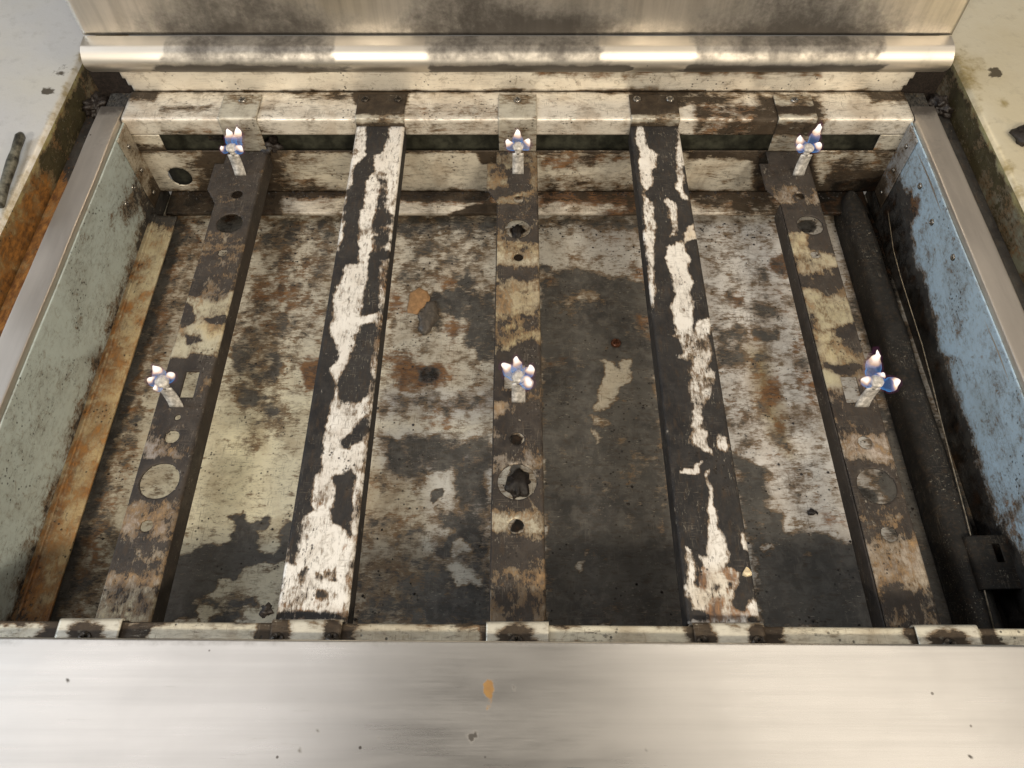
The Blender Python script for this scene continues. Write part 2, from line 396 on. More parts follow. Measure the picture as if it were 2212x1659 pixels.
def sheet(name, prof, along, a, b, res, mat, parent, thick=.0015, holes=(), cut=None, warp=None, flip=False, res2=None, off=-1, origin=None):
    """profile (2-D) swept along axis 'x' or 'y'. prof coords: along x -> (Y,Z); along y -> (X,Z); along z -> (X,Y)"""
    pr = resample(prof, res); n2 = max(1, int(round(abs(b - a) / (res2 or res)))) + 1
    L = np.linspace(a, b, n2)
    U, V = len(pr), n2
    A = np.repeat(pr[:, 0], V); B = np.repeat(pr[:, 1], V); Lf = np.tile(L, U)
    if along == 'x': P = np.stack([Lf, A, B], 1)
    elif along == 'y': P = np.stack([A, Lf, B], 1)
    else: P = np.stack([A, B, Lf], 1)
    F = grid_faces(U, V)
    if holes:
        keep = np.ones(len(F), bool)
        for (ax1, ax2, c1, c2, r, cond) in holes:
            sel = cond(P) if cond else np.ones(len(P), bool)
            d1, d2 = P[:, ax1] - c1, P[:, ax2] - c2
            if isinstance(r, tuple):                     # rectangle: snap to its sides
                hx, hy = r
                cell = res * .51
                ins = (np.abs(d1) < hx + cell) & (np.abs(d2) < hy + cell) & sel
                for d, hh, ax, cc in ((d1, hx, ax1, c1), (d2, hy, ax2, c2)):
                    near = ins & (np.abs(np.abs(d) - hh) <= cell)
                    P[near, ax] = cc + np.sign(d[near]) * hh
                cen = P[F].mean(1); e1, e2 = np.abs(cen[:, ax1] - c1), np.abs(cen[:, ax2] - c2)
                keep &= ~((e1 < hx) & (e2 < hy) & sel[F].all(1))
            else:
                d = np.hypot(d1, d2); near = sel & (np.abs(d - r) < .62 * res) & (d > 1e-6)
                P[near, ax1] = c1 + d1[near] / d[near] * r; P[near, ax2] = c2 + d2[near] / d[near] * r
                cen = P[F].mean(1); e = np.hypot(cen[:, ax1] - c1, cen[:, ax2] - c2)
                keep &= ~((e < r) & sel[F].all(1))
        F = F[keep]
    if cut is not None: F = F[~cut(P[F].mean(1))]
    used = np.unique(F); re = -np.ones(len(P), int); re[used] = np.arange(len(used)); P = P[used]; F = re[F]
    if flip: F = F[:, ::-1]
    if warp is not None: P = warp(P)
    o = mesh_obj(name, P, F, mat, parent, smooth=False, origin=origin)
    o.data.polygons.foreach_set('use_smooth', [True] * len(o.data.polygons))
    o.data.set_sharp_from_angle(angle=R(40))
    if thick: solid(o, thick, off)
    return o, P
def warpn(amp, scale, ax=2, seed=0.0):
    def f(P):
        Q = P.copy()
        Q[:, ax] += [amp * mnoise.noise(Vector((p[0] * scale + seed, p[1] * scale, p[2] * scale))) for p in P]
        return Q
    return f
def screw(parent, c, nrm=(0, 0, 1), r=.0042, mat=None, name='screw', slot=True, rot=None):
    """dome head with a cross recess"""
    bm = bmesh.new(); segs = 20
    rings = [(1.0, 0), (1.0, .18), (.86, .42), (.6, .60), (.3, .68)]
    vs = []
    for rr, z in rings:
        vs.append([bm.verts.new((r * rr * math.cos(2 * math.pi * k / segs), r * rr * math.sin(2 * math.pi * k / segs), r * z)) for k in range(segs)])
    for i in range(len(vs) - 1):
        for k in range(segs): bm.faces.new((vs[i][k], vs[i][(k + 1) % segs], vs[i + 1][(k + 1) % segs], vs[i + 1][k]))
    # recess: inner ring sunk in a cross-shaped floor
    inner = []
    for k in range(segs):
        a = 2 * math.pi * k / segs
        dpt = .25 if (slot and (abs(math.cos(2 * a)) > .72)) else .68
        inner.append(bm.verts.new((r * .12 * math.cos(a), r * .12 * math.sin(a), r * (.25 if slot else .70))))
        vs[-1][k].co.z = r * dpt
        if dpt < .5: vs[-2][k].co.z = r * .42
    for k in range(segs): bm.faces.new((vs[-1][k], vs[-1][(k + 1) % segs], inner[(k + 1) % segs], inner[k]))
    bm.faces.new(inner)
    q = Vector(nrm).to_track_quat('Z', 'Y'); ang = random.uniform(0, 1.5) if rot is None else rot
    for v in bm.verts:
        p = Vector((v.co.x * math.cos(ang) - v.co.y * math.sin(ang), v.co.x * math.sin(ang) + v.co.y * math.cos(ang), v.co.z))
        v.co = q @ p
    me = bpy.data.meshes.new(name); bm.to_mesh(me); bm.free(); me.materials.append(mat or M_screw)
    me.polygons.foreach_set('use_smooth', [True] * len(me.polygons)); me.set_sharp_from_angle(angle=R(35))
    o = bpy.data.objects.new(name, me); COL.objects.link(o)
    if parent is not None: o.parent = parent; o.location = Vector(c) - worldloc(parent)
    else: o.location = c
    return o

def blob(name, c, r, mat, sc=(1, 1, 1), label=None, cat=None, seed=1, amp=.35, sub=3, rz=0):
    bm = bmesh.new(); bmesh.ops.create_icosphere(bm, subdivisions=sub, radius=1)
    for v in bm.verts:
        n = 1 + amp * mnoise.fractal(v.co * 1.7 + Vector((seed, seed * 2, 0)), 1.0, 2.0, 4)
        p = Vector((v.co.x * sc[0], v.co.y * sc[1], v.co.z * sc[2])) * r * n
        v.co = Vector((p.x * math.cos(rz) - p.y * math.sin(rz), p.x * math.sin(rz) + p.y * math.cos(rz), p.z))
    me = bpy.data.meshes.new(name); bm.to_mesh(me); bm.free(); me.materials.append(mat)
    me.polygons.foreach_set('use_smooth', [True] * len(me.polygons))
    o = bpy.data.objects.new(name, me); COL.objects.link(o); o.location = c
    if label: o['label'] = label; o['category'] = cat
    return o

# photo-survey helpers for traced outlines
def tz(pts, Z): return [tuple(hit(x, y, 2, Z)[:2]) for x, y in pts]         # onto horizontal plane -> (X,Y)
def ty(pts, Y): return [(p[0], p[2]) for p in (hit(x, y, 1, Y) for x, y in pts)]   # onto plane Y -> (X,Z)
def tx(pts, X): return [(p[1], p[2]) for p in (hit(x, y, 0, X) for x, y in pts)]   # onto plane X -> (Y,Z)

ZF = -.125           # tray floor
ZB = -.042           # top of pilot bars
ZS = -.008           # top of supports
YB = .685            # back wall
YT = .730            # upstand behind back rail
XW = .430            # side walls

# ================================================================== RANGE BODY
rng = thing('gas_range', 'open stainless range top with its burners and grates lifted out, scorched tray inside', 'gas range', (0, .42, ZF))

# ---- tray floor
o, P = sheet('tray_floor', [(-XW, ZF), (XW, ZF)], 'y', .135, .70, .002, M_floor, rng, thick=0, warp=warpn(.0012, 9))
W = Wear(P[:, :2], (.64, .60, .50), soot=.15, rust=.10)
def FP(pts, ox=0, oy=0, s=1): return ('p', tz([(ox + x * s, oy + y * s) for x, y in pts], ZF))
K = .3359
def z4(p): return FP(p, 0, 553, K)
def z5(p): return FP(p, 734.4, 553, K)
def z6(p): return FP(p, 1469, 553, K)
def z7(p): return FP(p, 0, 1106, K)
def z8(p): return FP(p, 734.4, 1106, K)
def z9(p): return FP(p, 1469, 1106, K)
# ground tints
W(FP([(1170, 400), (2200, 400), (2200, 1400), (1170, 1400)]), .03, tint=(.52, .50, .46))
W(FP([(860, 480), (1080, 480), (1075, 700), (830, 700)]), .02, tint=(.70, .64, .53), soot=.36)
W(FP([(400, 850), (680, 850), (640, 1200), (330, 1200)]), .03, tint=(.74, .69, .48), soot=.02, rust=.04)
W(FP([(1500, 480), (1700, 480), (1760, 1100), (1580, 1100)]), .02, tint=(.74, .71, .67), soot=.24)
# section A (left of pilot bar)
W(FP([(330, 470), (460, 470), (430, 640), (380, 680), (320, 640)]), .02, soot=.40, rust=.48)
W(FP([(300, 620), (420, 560), (400, 700), (250, 900), (200, 900)]), .02, rust=.30, tint=(.48, .40, .30))
W(FP([(190, 900), (330, 900), (270, 1130), (150, 1130)]), .02, rust=.22, soot=.18, tint=(.55, .49, .37))
W(FP([(100, 1190), (260, 1170), (220, 1350), (80, 1350)]), .02, soot=.50, tint=(.30, .28, .20))
# section B
W(FP([(560, 465), (740, 465), (735, 520), (555, 540)]), .008, soot=.50, rust=.35)
W(FP([(550, 530), (735, 520), (715, 700), (530, 720)]), .012, soot=.36, rust=.33)
W(FP([(500, 700), (590, 690), (640, 730), (600, 850), (640, 900), (560, 960), (520, 870), (485, 800)]), .010, soot=.46, rust=.24)
W(z4([(1500, 640), (1700, 590), (1820, 660), (1760, 800), (1620, 830), (1720, 900), (1560, 960), (1440, 850), (1620, 760)]), .004, soot=.58, rust=.28)
W(FP([(540, 600), (640, 590), (650, 660), (560, 690)]), .01, rust=.55)
W(z4([(1940, 700), (2000, 660), (2060, 670), (2060, 860), (1980, 850)]), .002, rust=.95, soot=.35)
W(z7([(1130, 300), (1250, 230), (1400, 210), (1500, 170), (1510, 60), (1490, 30), (1560, 20), (1600, 100), (1700, 40), (1730, 90), (1640, 130), (1625, 200), (1680, 268), (1760, 260), (1810, 170), (1820, 80), (1890, 70), (1840, 280), (1700, 330), (1560, 360), (1540, 420), (1390, 430), (1370, 520), (1230, 570), (1240, 640), (1300, 700), (1020, 700), (1060, 500)]), .0016, soot=.95, rust=.02)
W(z7([(1390, 440), (1540, 430), (1570, 370), (1820, 320), (1790, 690), (1320, 690), (1250, 640), (1250, 580), (1380, 530)]), .0016, soot=.16, tint=(.62, .57, .42))
for e in ([(1260, 560), (1420, 560), (1400, 600), (1290, 600)], [(1470, 560), (1640, 580), (1620, 610), (1500, 605)], [(1340, 660), (1560, 650), (1540, 700), (1330, 700)]):
    W(z7(e), .002, soot=.85)
# section C
W(FP([(858, 466), (1078, 466), (1076, 500), (856, 510)]), .006, soot=.60)
W(z5([(600, 240), (760, 220), (1000, 260), (1000, 700), (900, 660), (820, 560), (780, 480), (700, 520), (640, 470), (560, 400)]), .0035, soot=.74, rust=.1)
W(z5([(620, 480), (700, 380), (800, 400), (800, 480), (720, 530)]), .003, soot=.3, rust=.75)
W(z5([(330, 240), (420, 240), (430, 380), (350, 370)]), .003, rust=.9, soot=.2)
W(z5([(620, 140), (700, 130), (710, 200), (640, 220)]), .003, rust=.75, soot=.1)
W(z5([(770, 180), (820, 130), (850, 180), (800, 210)]), .0025, soot=.85)
W(z5([(270, 580), (440, 590), (520, 720), (660, 700), (720, 760), (560, 900), (400, 920), (320, 760), (270, 700)]), .004, rust=.74, soot=.34)
W(('e', *tz([(734 + 575 * K, 553 + 770 * K)], ZF)[0], .011, .010), .003, rust=.75, soot=.72, grease=.55)
W(z5([(300, 900), (600, 880), (760, 920), (980, 880), (990, 1000), (760, 1020), (600, 1000), (480, 960), (260, 1010)]), .005, soot=.52, rust=.12, tint=(.38, .38, .40))
W(z5([(560, 1030), (720, 1020), (680, 1090), (570, 1090)]), .003, rust=.82)
W(z5([(270, 1170), (520, 1150), (740, 1200), (960, 1170), (970, 1646), (780, 1646), (740, 1440), (700, 1380), (590, 1400), (500, 1450), (360, 1420), (280, 1300)]), .005, soot=.76, rust=.02, tint=(.36, .37, .40))
W(z5([(515, 1500), (590, 1400), (700, 1380), (735, 1440), (720, 1560), (620, 1630), (530, 1620)]), .0018, soot=.05, rust=.02, tint=(.62, .60, .55))
W(z5([(600, 1510), (650, 1505), (640, 1560), (620, 1590), (600, 1540)]), .0012, soot=1.2)
W(z5([(180, 1400), (480, 1460), (500, 1646), (150, 1646)]), .008, soot=.22, rust=.25, tint=(.48, .42, .30))
W(z8([(130, 0), (620, 0), (640, 160), (600, 300), (480, 330), (110, 330)]), .008, soot=.28, rust=.30, tint=(.44, .38, .28))
W(z8([(620, 0), (970, 0), (950, 340), (800, 330), (640, 300), (650, 160)]), .006, soot=.72, tint=(.38, .38, .38))
W(z8([(90, 330), (950, 330), (950, 720), (60, 720)]), .010, soot=.62, rust=.18, tint=(.34, .30, .22))
W(z8([(120, 350), (360, 340), (600, 380), (560, 420), (400, 440), (360, 520), (140, 560)]), .006, soot=.40, tint=(.42, .36, .26))
W(z8([(560, 480), (950, 480), (950, 700), (560, 700)]), .010, soot=.85)
for q in ([(710, 320), (760, 330), (785, 375), (850, 375), (865, 425), (920, 425), (915, 480), (850, 475), (770, 470), (720, 400)], [(740, 200), (800, 190), (830, 250), (720, 262)], [(660, 130), (740, 125), (740, 165), (670, 160)], [(530, 180), (600, 165), (605, 250), (560, 280)]):
    W(z8(q), .0016, soot=.12, rust=.05, tint=(.56, .53, .45))
# section D
W(FP([(1166, 466), (1405, 466), (1408, 500), (1166, 490)]), .006, soot=.55)
W(z5([(1290, 60), (1380, 90), (1560, 90), (1760, 130), (1960, 160), (2000, 300), (2100, 1646), (1310, 1646), (1290, 700)]), .004, soot=.86, rust=.02, tint=(.45, .42, .35))
W(z8([(1325, -60), (2160, -60), (2210, 740), (1325, 740)]), .003, soot=.90, rust=.05)
W(z5([(1400, 290), (1480, 250), (1640, 200), (1700, 290), (1600, 350), (1500, 370), (1440, 340)]), .006, soot=.46)
W(z5([(1300, 110), (1380, 110), (1390, 190), (1310, 200)]), .004, rust=.7, soot=.6)
W(z5([(1700, 680), (1760, 680), (1790, 720), (1830, 660), (1875, 665), (1880, 780), (1790, 850), (1750, 950), (1660, 985), (1630, 985), (1690, 820)]), .0016, soot=.02, rust=.10, tint=(.58, .52, .40))
W(z5([(1615, 1030), (1660, 1030), (1745, 1080), (1660, 1105), (1625, 1080)]), .0014, soot=.22, tint=(.55, .50, .40))
W(z5([(1625, 1120), (1655, 1125), (1675, 1180), (1640, 1215)]), .0014, soot=.18, tint=(.55, .50, .40))
W(z8([(1530, 335), (1575, 335), (1570, 385), (1540, 390)]), .0014, soot=.1, tint=(.55, .50, .40))
W(z8([(1565, 250), (1585, 250), (1580, 285), (1565, 285)]), .001, soot=.1)
W(z5([(1310, 660), (1480, 650), (1480, 700), (1310, 740)]), .004, rust=.75, soot=.5)
W(z5([(1920, 380), (2000, 380), (2020, 560), (1940, 500)]), .004, rust=.8, soot=.45)
W(z5([(1880, 1250), (2100, 1200), (2140, 1646), (1900, 1646)]), .02, rust=.42, soot=.62)
W(z5([(1900, 60), (2000, 60), (2000, 150), (1920, 150)]), .004, rust=.7, soot=.3)
# section E
W(z6([(560, 0), (700, 0), (720, 90), (640, 130), (580, 90)]), .003, rust=.85, soot=.4)
W(z6([(680, 250), (760, 240), (830, 560), (880, 900), (820, 960), (760, 640)]), .004, rust=.62, soot=.3)
W(z6([(310, 240), (420, 230), (400, 320), (330, 320)]), .003, rust=.7, soot=.42)
W(z6([(480, 470), (640, 470), (650, 540), (560, 560), (480, 520)]), .003, soot=.80)
W(z6([(220, 480), (380, 450), (430, 560), (380, 690), (260, 690)]), .005, soot=.62)
W(z6([(460, 300), (640, 320), (620, 400), (480, 390)]), .005, soot=.52)
W(z6([(430, 630), (520, 560), (570, 680), (640, 1000), (720, 1290), (600, 1180), (520, 1000)]), .003, rust=.50, soot=.33, tint=(.38, .30, .15))
W(z6([(570, 790), (630, 800), (600, 930), (570, 920)]), .003, rust=1.0, soot=.2)
W(z6([(310, 930), (460, 940), (480, 1090), (330, 1080)]), .005, rust=.5, soot=.36)
W(z6([(330, 1290), (420, 1330), (560, 1400), (560, 1646), (400, 1646)]), .004, soot=.78)
W(z9([(440, -20), (640, 0), (640, 120), (860, 150), (1110, 180), (1240, 740), (530, 740)]), .004, soot=.92, rust=.03)
W(z9([(380, -40), (520, -60), (520, 160), (440, 160)]), .004, soot=.80)
W(z9([(520, 215), (600, 205), (620, 250), (540, 255)]), .0015, soot=.28)
W(z9([(780, 260), (840, 265), (850, 310), (800, 290)]), .0015, soot=.32)
W(z9([(700, 60), (800, 60), (900, 110), (780, 140), (680, 120)]), .003, soot=.36)
W(z9([(890, 10), (1080, 10), (1090, 90), (900, 90)]), .003, rust=.85, soot=.1)
# section F (right)
W(z6([(1030, 0), (1160, 0), (1400, 700), (1450, 1646), (1380, 1646), (1100, 400)]), .010, soot=.47, tint=(.50, .48, .46))
W(FP([(1880, 880), (1990, 860), (2220, 1400), (1960, 1400)]), .012, soot=.82)
W(FP([(1800, 440), (1900, 440), (1950, 700), (1990, 900), (2250, 1400), (2100, 1400), (1950, 880), (1860, 640)]), .006, soot=.95, grease=.75)
W(('p', [(-.43, .1), (-.392, .1), (-.392, .66), (-.43, .66)]), .004, soot=.80, rust=.45, grease=.35)  # edge grease with the foot channel's cast shadow painted into it
W(('p', [(-.40, .1), (-.380, .1), (-.380, .66), (-.40, .66)]), .004, rust=.45, soot=.40)  # softer rim of that grease and painted shadow
for hx_, hy_, r_ in ((1120, 560, .008), (1112, 950, .006), (1119, 434, .010), (1121, 1138, .005), (1120, 500, .007), (495, 484, .016), (1738, 490, .010), (513, 424, .008), (1727, 428, .008), (1862, 1075, .010), (1118, 1045, .008)):  # spots blackened on the tray so the bar holes above read dark
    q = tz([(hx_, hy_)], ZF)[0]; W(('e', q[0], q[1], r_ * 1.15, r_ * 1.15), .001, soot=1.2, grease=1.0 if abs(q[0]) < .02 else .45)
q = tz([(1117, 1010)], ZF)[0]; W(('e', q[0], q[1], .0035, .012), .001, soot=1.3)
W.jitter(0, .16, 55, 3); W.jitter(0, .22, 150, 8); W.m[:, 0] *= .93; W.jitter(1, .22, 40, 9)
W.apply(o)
sc = hit(1330, 743, 2, ZF); screw(rng, (sc[0], sc[1], ZF + .001), r=.0055, mat=plain('rusty_screw', (.16, .06, .03), .4, .5, 400, .6))

# ---- left foot channel
zl = -.100
prof = rounded([(-XW, zl - .002), (-.423, zl), (-.4225, zl - .004), (-.400, zl - .006), (-.4002, zl - .0085)], .0015)
o, P = sheet('foot_channel', prof, 'y', .14, .645, .002, M_rust, rng, res2=.004, thick=.001)
W = Wear(P[:, :2], (.42, .36, .24), soot=.10, rust=.26)
W(('p', [(-.424, .1), (-.3, .1), (-.3, .52), (-.424, .52)]), .01, rust=.55, tint=(.46, .33, .15))
W(('p', [(-.418, .50), (-.3, .50), (-.3, .65), (-.418, .65)]), .02, rust=.34, tint=(.50, .44, .27))
W(('p', [(-.428, .1), (-.419, .1), (-.419, .58), (-.428, .58)]), .003, rust=.70, soot=.32)
W(('p', [(-.44, .1), (-.3, .1), (-.3, .22), (-.44, .2)]), .03, soot=.5)
W(('p', [(-.44, .63), (-.3, .63), (-.3, .66), (-.44, .66)]), .01, soot=.9)
W.jitter(1, .25, 40, 2); W.apply(o)

# ---- back wall, slot, hole, upstand
hl = hit(390, 380, 1, YB)
def bwcut(c): return (c[:, 1] < YB + .001) & (c[:, 2] < -.0195) & (c[:, 2] > -.042) & (c[:, 0] > -.396 + (c[:, 2] + .0195) * -1.0 * .5) & (c[:, 0] < .403 + (c[:, 2] + .0195) * .55)
prof = rounded([(YT, .0005), (YB, .0005), (YB, -.0195), (YB, -.042), (YB, -.106)], .0035, 5)
# keep exact heights at the slot edges by splitting into rows
o, P = sheet('back_rail', rounded([(YT, .0005), (YB, .0005), (YB, -.0195)], .0035, 5), 'x', -XW, XW, .002, M_wall, rng, res2=.003, thick=.0012, off=1, origin=(0, YB, 0))
W = Wear(np.stack([P[:, 0], P[:, 1] * 1.0 - P[:, 2]], 1), (.78, .73, .64), soot=.04, rust=.0, warp=.5)
yz = lambda y, z: y - z
def RB(x0, x1, y0, y1): return ('p', [(x0, y0), (x1, y0), (x1, y1), (x0, y1)])
XR = lambda px: (px - 1118) / 1960.0
lo, mid, hi = YB + .0195, YB, YT          # coordinate: face bottom .. bend .. crease
W(RB(-.5, .5, YT - .002, YT + .01), .003, soot=.55)
W(('e', XR(720), .722, .03, .008), .005, soot=.60)       # sooty left of first support
W(RB(XR(765), XR(875), .706, .735), .003, soot=1.0)
W(RB(XR(1370), XR(1480), .704, .735), .003, soot=1.0)
W(('e', XR(1520), .716, .028, .010), .005, soot=.66)
W(RB(XR(1500), XR(1700), .6835, .706), .004, soot=.55, rust=.65)
W(RB(XR(1640), XR(1770), .6835, .720), .006, soot=.75, rust=.45)
W(RB(XR(880), XR(1080), .6900, .706), .006, rust=.42, soot=.2)
W(RB(XR(1190), XR(1280), .700, .712), .004, rust=.55)
W(('e', XR(540), .700, .025, .005), .004, soot=.6, rust=.4)
W(RB(XR(350), XR(460), .6965, .706), .003, soot=.42, rust=.35)
W(RB(-.45, -.40, .715, .735), .006, soot=.9)
W(RB(.385, .45, .71, .735), .008, soot=.62)
# bring paint of the face (Y-Z runs from YB at the bend to YB+.0195 at its foot, overlapping the top): paint separately
W.jitter(0, .12, 40, 5); W.apply(o)

def wearback(P):
    W = Wear(np.stack([P[:, 0], P[:, 2]], 1), (.72, .67, .56), soot=.12, rust=.10, warp=.4)
    Q = lambda pts: ('p', ty(pts, YB))
    W(Q([(280, 310), (1100, 322), (1980, 322), (1980, 328), (280, 328)]), .0015, soot=.60)
    W(Q([(400, 330), (560, 330), (560, 420), (420, 420)]), .012, soot=.45, rust=.36)
    W(Q([(560, 320), (650, 325), (700, 400), (720, 430), (560, 430)]), .010, soot=.55, rust=.45)
    W(Q([(440, 320), (600, 320), (600, 430), (440, 430)]), .006, soot=.75, rust=.4)
    W(Q([(1030, 325), (1090, 325), (1090, 350), (1040, 350)]), .003, soot=1.0)
    W(Q([(1170, 325), (1360, 330), (1360, 350), (1200, 365), (1170, 360)]), .004, rust=.72, soot=.45)
    W(Q([(1170, 380), (1380, 385), (1380, 415), (1170, 415)]), .006, soot=.40, rust=.3)
    W(Q([(1490, 325), (1640, 325), (1640, 345), (1490, 340)]), .003, soot=.7)
    W(Q([(1630, 320), (1760, 320), (1770, 430), (1630, 430)]), .005, soot=1.0, grease=.55)
    W(Q([(1760, 330), (1940, 330), (1920, 400), (1800, 420)]), .012, soot=.47, rust=.38)
    W(Q([(1790, 385), (1960, 360), (1990, 430), (1780, 440)]), .008, soot=1.0, grease=.6)
    W(Q([(280, 408), (2000, 408), (2000, 440), (280, 440)]), .003, soot=.60, rust=.45)
    W(Q([(600, 345), (740, 345), (740, 392), (640, 392)]), .008, soot=.2, rust=.12, tint=(.58, .54, .44))
    W.jitter(0, .16, 45, 8); W.jitter(1, .2, 40, 1)
    return W
# lower part of wall with round hole
o, P = sheet('back_wall', [(YB, -.042), (YB, -.104)], 'x', -XW, XW, .002, M_wall, rng, thick=.0012, off=1, origin=(0, YB, 0),
             holes=[(0, 2, hl[0], hl[2], .0135, None)])
wearback(P).apply(o)
# webs left and right of the slot
for x0, x1, nm in ((-XW, -.397, 'left'), (.402, XW, 'right')):
    o, P = sheet('wall_web', [(YB, -.0196), (YB, -.0419)], 'x', x0, x1, .002, M_wall, rng, thick=.0012, off=1, origin=(0, YB, 0))
    wearback(P).apply(o)
# what shows behind the slot and the hole
o, P = sheet('inner_panel', [(.700, -.20), (.724, -.20), (.724, -.001)], 'x', -XW, XW, .01, M_green, rng, thick=.001)
bx_v = [(-.36, .70, -.05), (-.345, .70, -.05), (-.345, .70, -.01), (-.36, .70, -.01), (-.36, .715, -.05), (-.345, .715, -.05), (-.345, .715, -.01), (-.36, .715, -.01)]
BOXF = [(0, 1, 2, 3), (7, 6, 5, 4), (0, 4, 5, 1), (1, 5, 6, 2), (2, 6, 7, 3), (3, 7, 4, 0)]
def box(name, x0, x1, y0, y1, z0, z1, mat, parent, bw=.0005):
    v = [(x0, y0, z0), (x1, y0, z0), (x1, y0, z1), (x0, y0, z1), (x0, y1, z0), (x1, y1, z0), (x1, y1, z1), (x0, y1, z1)]
    o = mesh_obj(name, v, BOXF, mat, parent)
    if bw: bevel(o, bw)
    return o
box('inner_post', -.352, -.336, .700, .716, -.042, -.002, M_wall, rng)
# back flange at the foot
o, P = sheet('back_flange', rounded([(YB, -.1045), (.650, -.1055), (.650, -.110)], .0008), 'x', -.415, .415, .002, M_wall, rng, thick=.001)
W = Wear(P[:, :2], (.80, .74, .64), soot=.16, rust=.14, warp=.5)
FQ = lambda pts: ('p', tz(pts, -.105))
W(FQ([(300, 405), (2000, 405), (2000, 428), (300, 428)]), .004, soot=.62, rust=.75, grease=.35)
W(FQ([(300, 400), (600, 400), (600, 470), (300, 470)]), .006, soot=.95, grease=.5)
W(FQ([(860, 415), (1050, 415), (1060, 440), (980, 436), (860, 432)]), .003, soot=.7, grease=.45, rust=.8)
W(FQ([(970, 462), (1010, 448), (1075, 442), (1075, 464)]), .002, soot=1.1)
W(FQ([(1160, 415), (1400, 410), (1400, 470), (1300, 465), (1350, 445), (1250, 436), (1170, 436)]), .003, soot=.5, rust=.95)
W(FQ([(1500, 410), (1660, 410), (1700, 470), (1600, 462), (1500, 440)]), .006, soot=.62, rust=.55)
W(FQ([(1740, 400), (2000, 400), (2000, 475), (1740, 475)]), .006, soot=1.0, grease=.7)
W.jitter(0, .15, 60, 4); W.apply(o)
# upstand behind the rail, under the splash ledge
o, P = sheet('back_upstand', [(YT, .001), (YT, .045)], 'x', -.436, .436, .003, M_up, rng, thick=.001, off=1,
             cut=lambda c: np.abs(c[:, 0]) > .425 + c[:, 2] * .35)
W = Wear(np.stack([P[:, 0], P[:, 2]], 1), (.84, .79, .69), soot=.0, rust=.0, warp=.4)
W(RB(-.5, .5, .028, .05), .004, soot=.5, rust=.3)
W(RB(XR(1370), XR(1500), -.01, .004), .003, soot=.8)
W(RB(XR(1090), XR(1130), -.01, .004), .003, soot=.9)
W(RB(XR(1250), XR(1420), .0, .006), .003, soot=.42)
W(RB(-.5, .5, -.01, .0025), .002, soot=.62)
W(RB(.02, .33, .022, .033), .004, soot=.40, rust=.45)
W.jitter(0, .14, 40, 6); W.apply(o)

# ---- side walls, corner flanges, rails, gutters
for sgn, nm in ((-1, 'left'), (1, 'right')):
    X = sgn * XW
    o, P = sheet('side_wall', [(X, -.003), (X, ZF)], 'y', .135, .70, .002, M_side, rng, thick=.0012, off=-1 if sgn > 0 else 1, warp=warpn(.0008, 10, 0, sgn))
    W = Wear(P[:, 1:], (.50, .58, .57) if sgn < 0 else (.46, .62, .76), soot=.05 if sgn < 0 else .12, rust=-.05)
    if sgn < 0:
        W(RB(.1, .70, -.13, -.090), .008, soot=.42, rust=.3)
        W(('p', tx([(330, 380), (330, 470), (240, 470), (290, 380)], X)), .01, soot=.5)
        W(RB(.60, .70, -.125, -.095), .01, soot=.8, grease=.4)
        o['label'] = 'grey green side wall flecked with dark spots'
    else:
        Tx = lambda pts: ('p', tx(pts, X))
        W(Tx([(1900, 380), (1925, 395), (1960, 440), (1965, 520), (2000, 620), (2030, 760), (2080, 900), (2130, 1060), (2215, 1200), (2300, 1500), (2000, 1500), (1850, 700), (1880, 400)]), .009, soot=1.1, grease=.5)
        W(Tx([(1900, 420), (1940, 400), (1990, 430), (1990, 470), (1960, 480)]), .003, rust=.75, soot=.5)
        W(Tx([(2060, 820), (2130, 700), (2150, 690), (2140, 720), (2090, 810)]), .005, rust=.42)
        W(Tx([(2140, 1080), (2212, 1060), (2212, 1200), (2160, 1140)]), .008, rust=.42, soot=.3)
        W(RB(.62, .70, -.13, -.06), .012, soot=1.0)
        o['label'] = 'blue tinted side wall, sooty black along its foot'
    W.jitter(0, .12, 60, 3); W.apply(o)
    # cream flange at the back corner
    xi = X - sgn * .0016
    o, P = sheet('corner_flange', [(xi, -.004), (xi, -.103)], 'y', .655, YB - .001, .002, M_wall, rng, thick=.001, off=-1 if sgn > 0 else 1)
    W = Wear(P[:, 1:], (.50, .45, .36) if sgn < 0 else (.42, .44, .46), soot=.30, rust=.25)
    W(RB(.64, .70, -.12, -.085), .008, soot=.9)
    W.jitter(0, .2, 60, 7); W.apply(o)
    for z in (-.022, -.056, -.090): screw(rng, (X - sgn * .003, .668, z), (-sgn, 0, 0), .0028, M_screw, 'rivet', False)
    # rail on top of the wall
    xa, xb = sgn * .4315, sgn * .458
    prof = rounded([(sgn * .4290, -.012), (xa, -.001), (xa + sgn * .0005, .0015), (xb, .0015), (xb, -.02)], .0012)
    o, P = sheet('side_rail', prof, 'y', .138, .705, .002, M_rail, rng, thick=0, res2=.004, warp=lambda P: warpn(.0007, 16, 2, sgn)(warpn(.0006, 11, 0, sgn + 4)(P)))
    W = Wear(P[:, :2], soot=.02, rust=.0); e = .69
    W(('e', sgn * .445, .707, .03, .018), .008, soot=1.0)
    W(('e', sgn * .438, .640, .008, .03), .01, soot=.35 if sgn < 0 else .45)
    W.jitter(0, .1, 30, 2); W.apply(o)
    # rusty gutter outside the rail
    o, P = sheet('gutter', [(sgn * .4575, -.020), (sgn * .486, -.020)], 'y', .0, .735, .003, M_rust, rng, thick=0)
    W = Wear(P[:, :2], (.32, .23, .10), soot=.12 if sgn < 0 else .9, rust=.85 if sgn < 0 else .35)
    W(('p', [(sgn * .44, .62), (sgn * .5, .62), (sgn * .5, .74), (sgn * .44, .74)]), .03, soot=.9)
    W.jitter(1, .4, 50, 3); W.jitter(0, .3, 30, 8); W.apply(o)
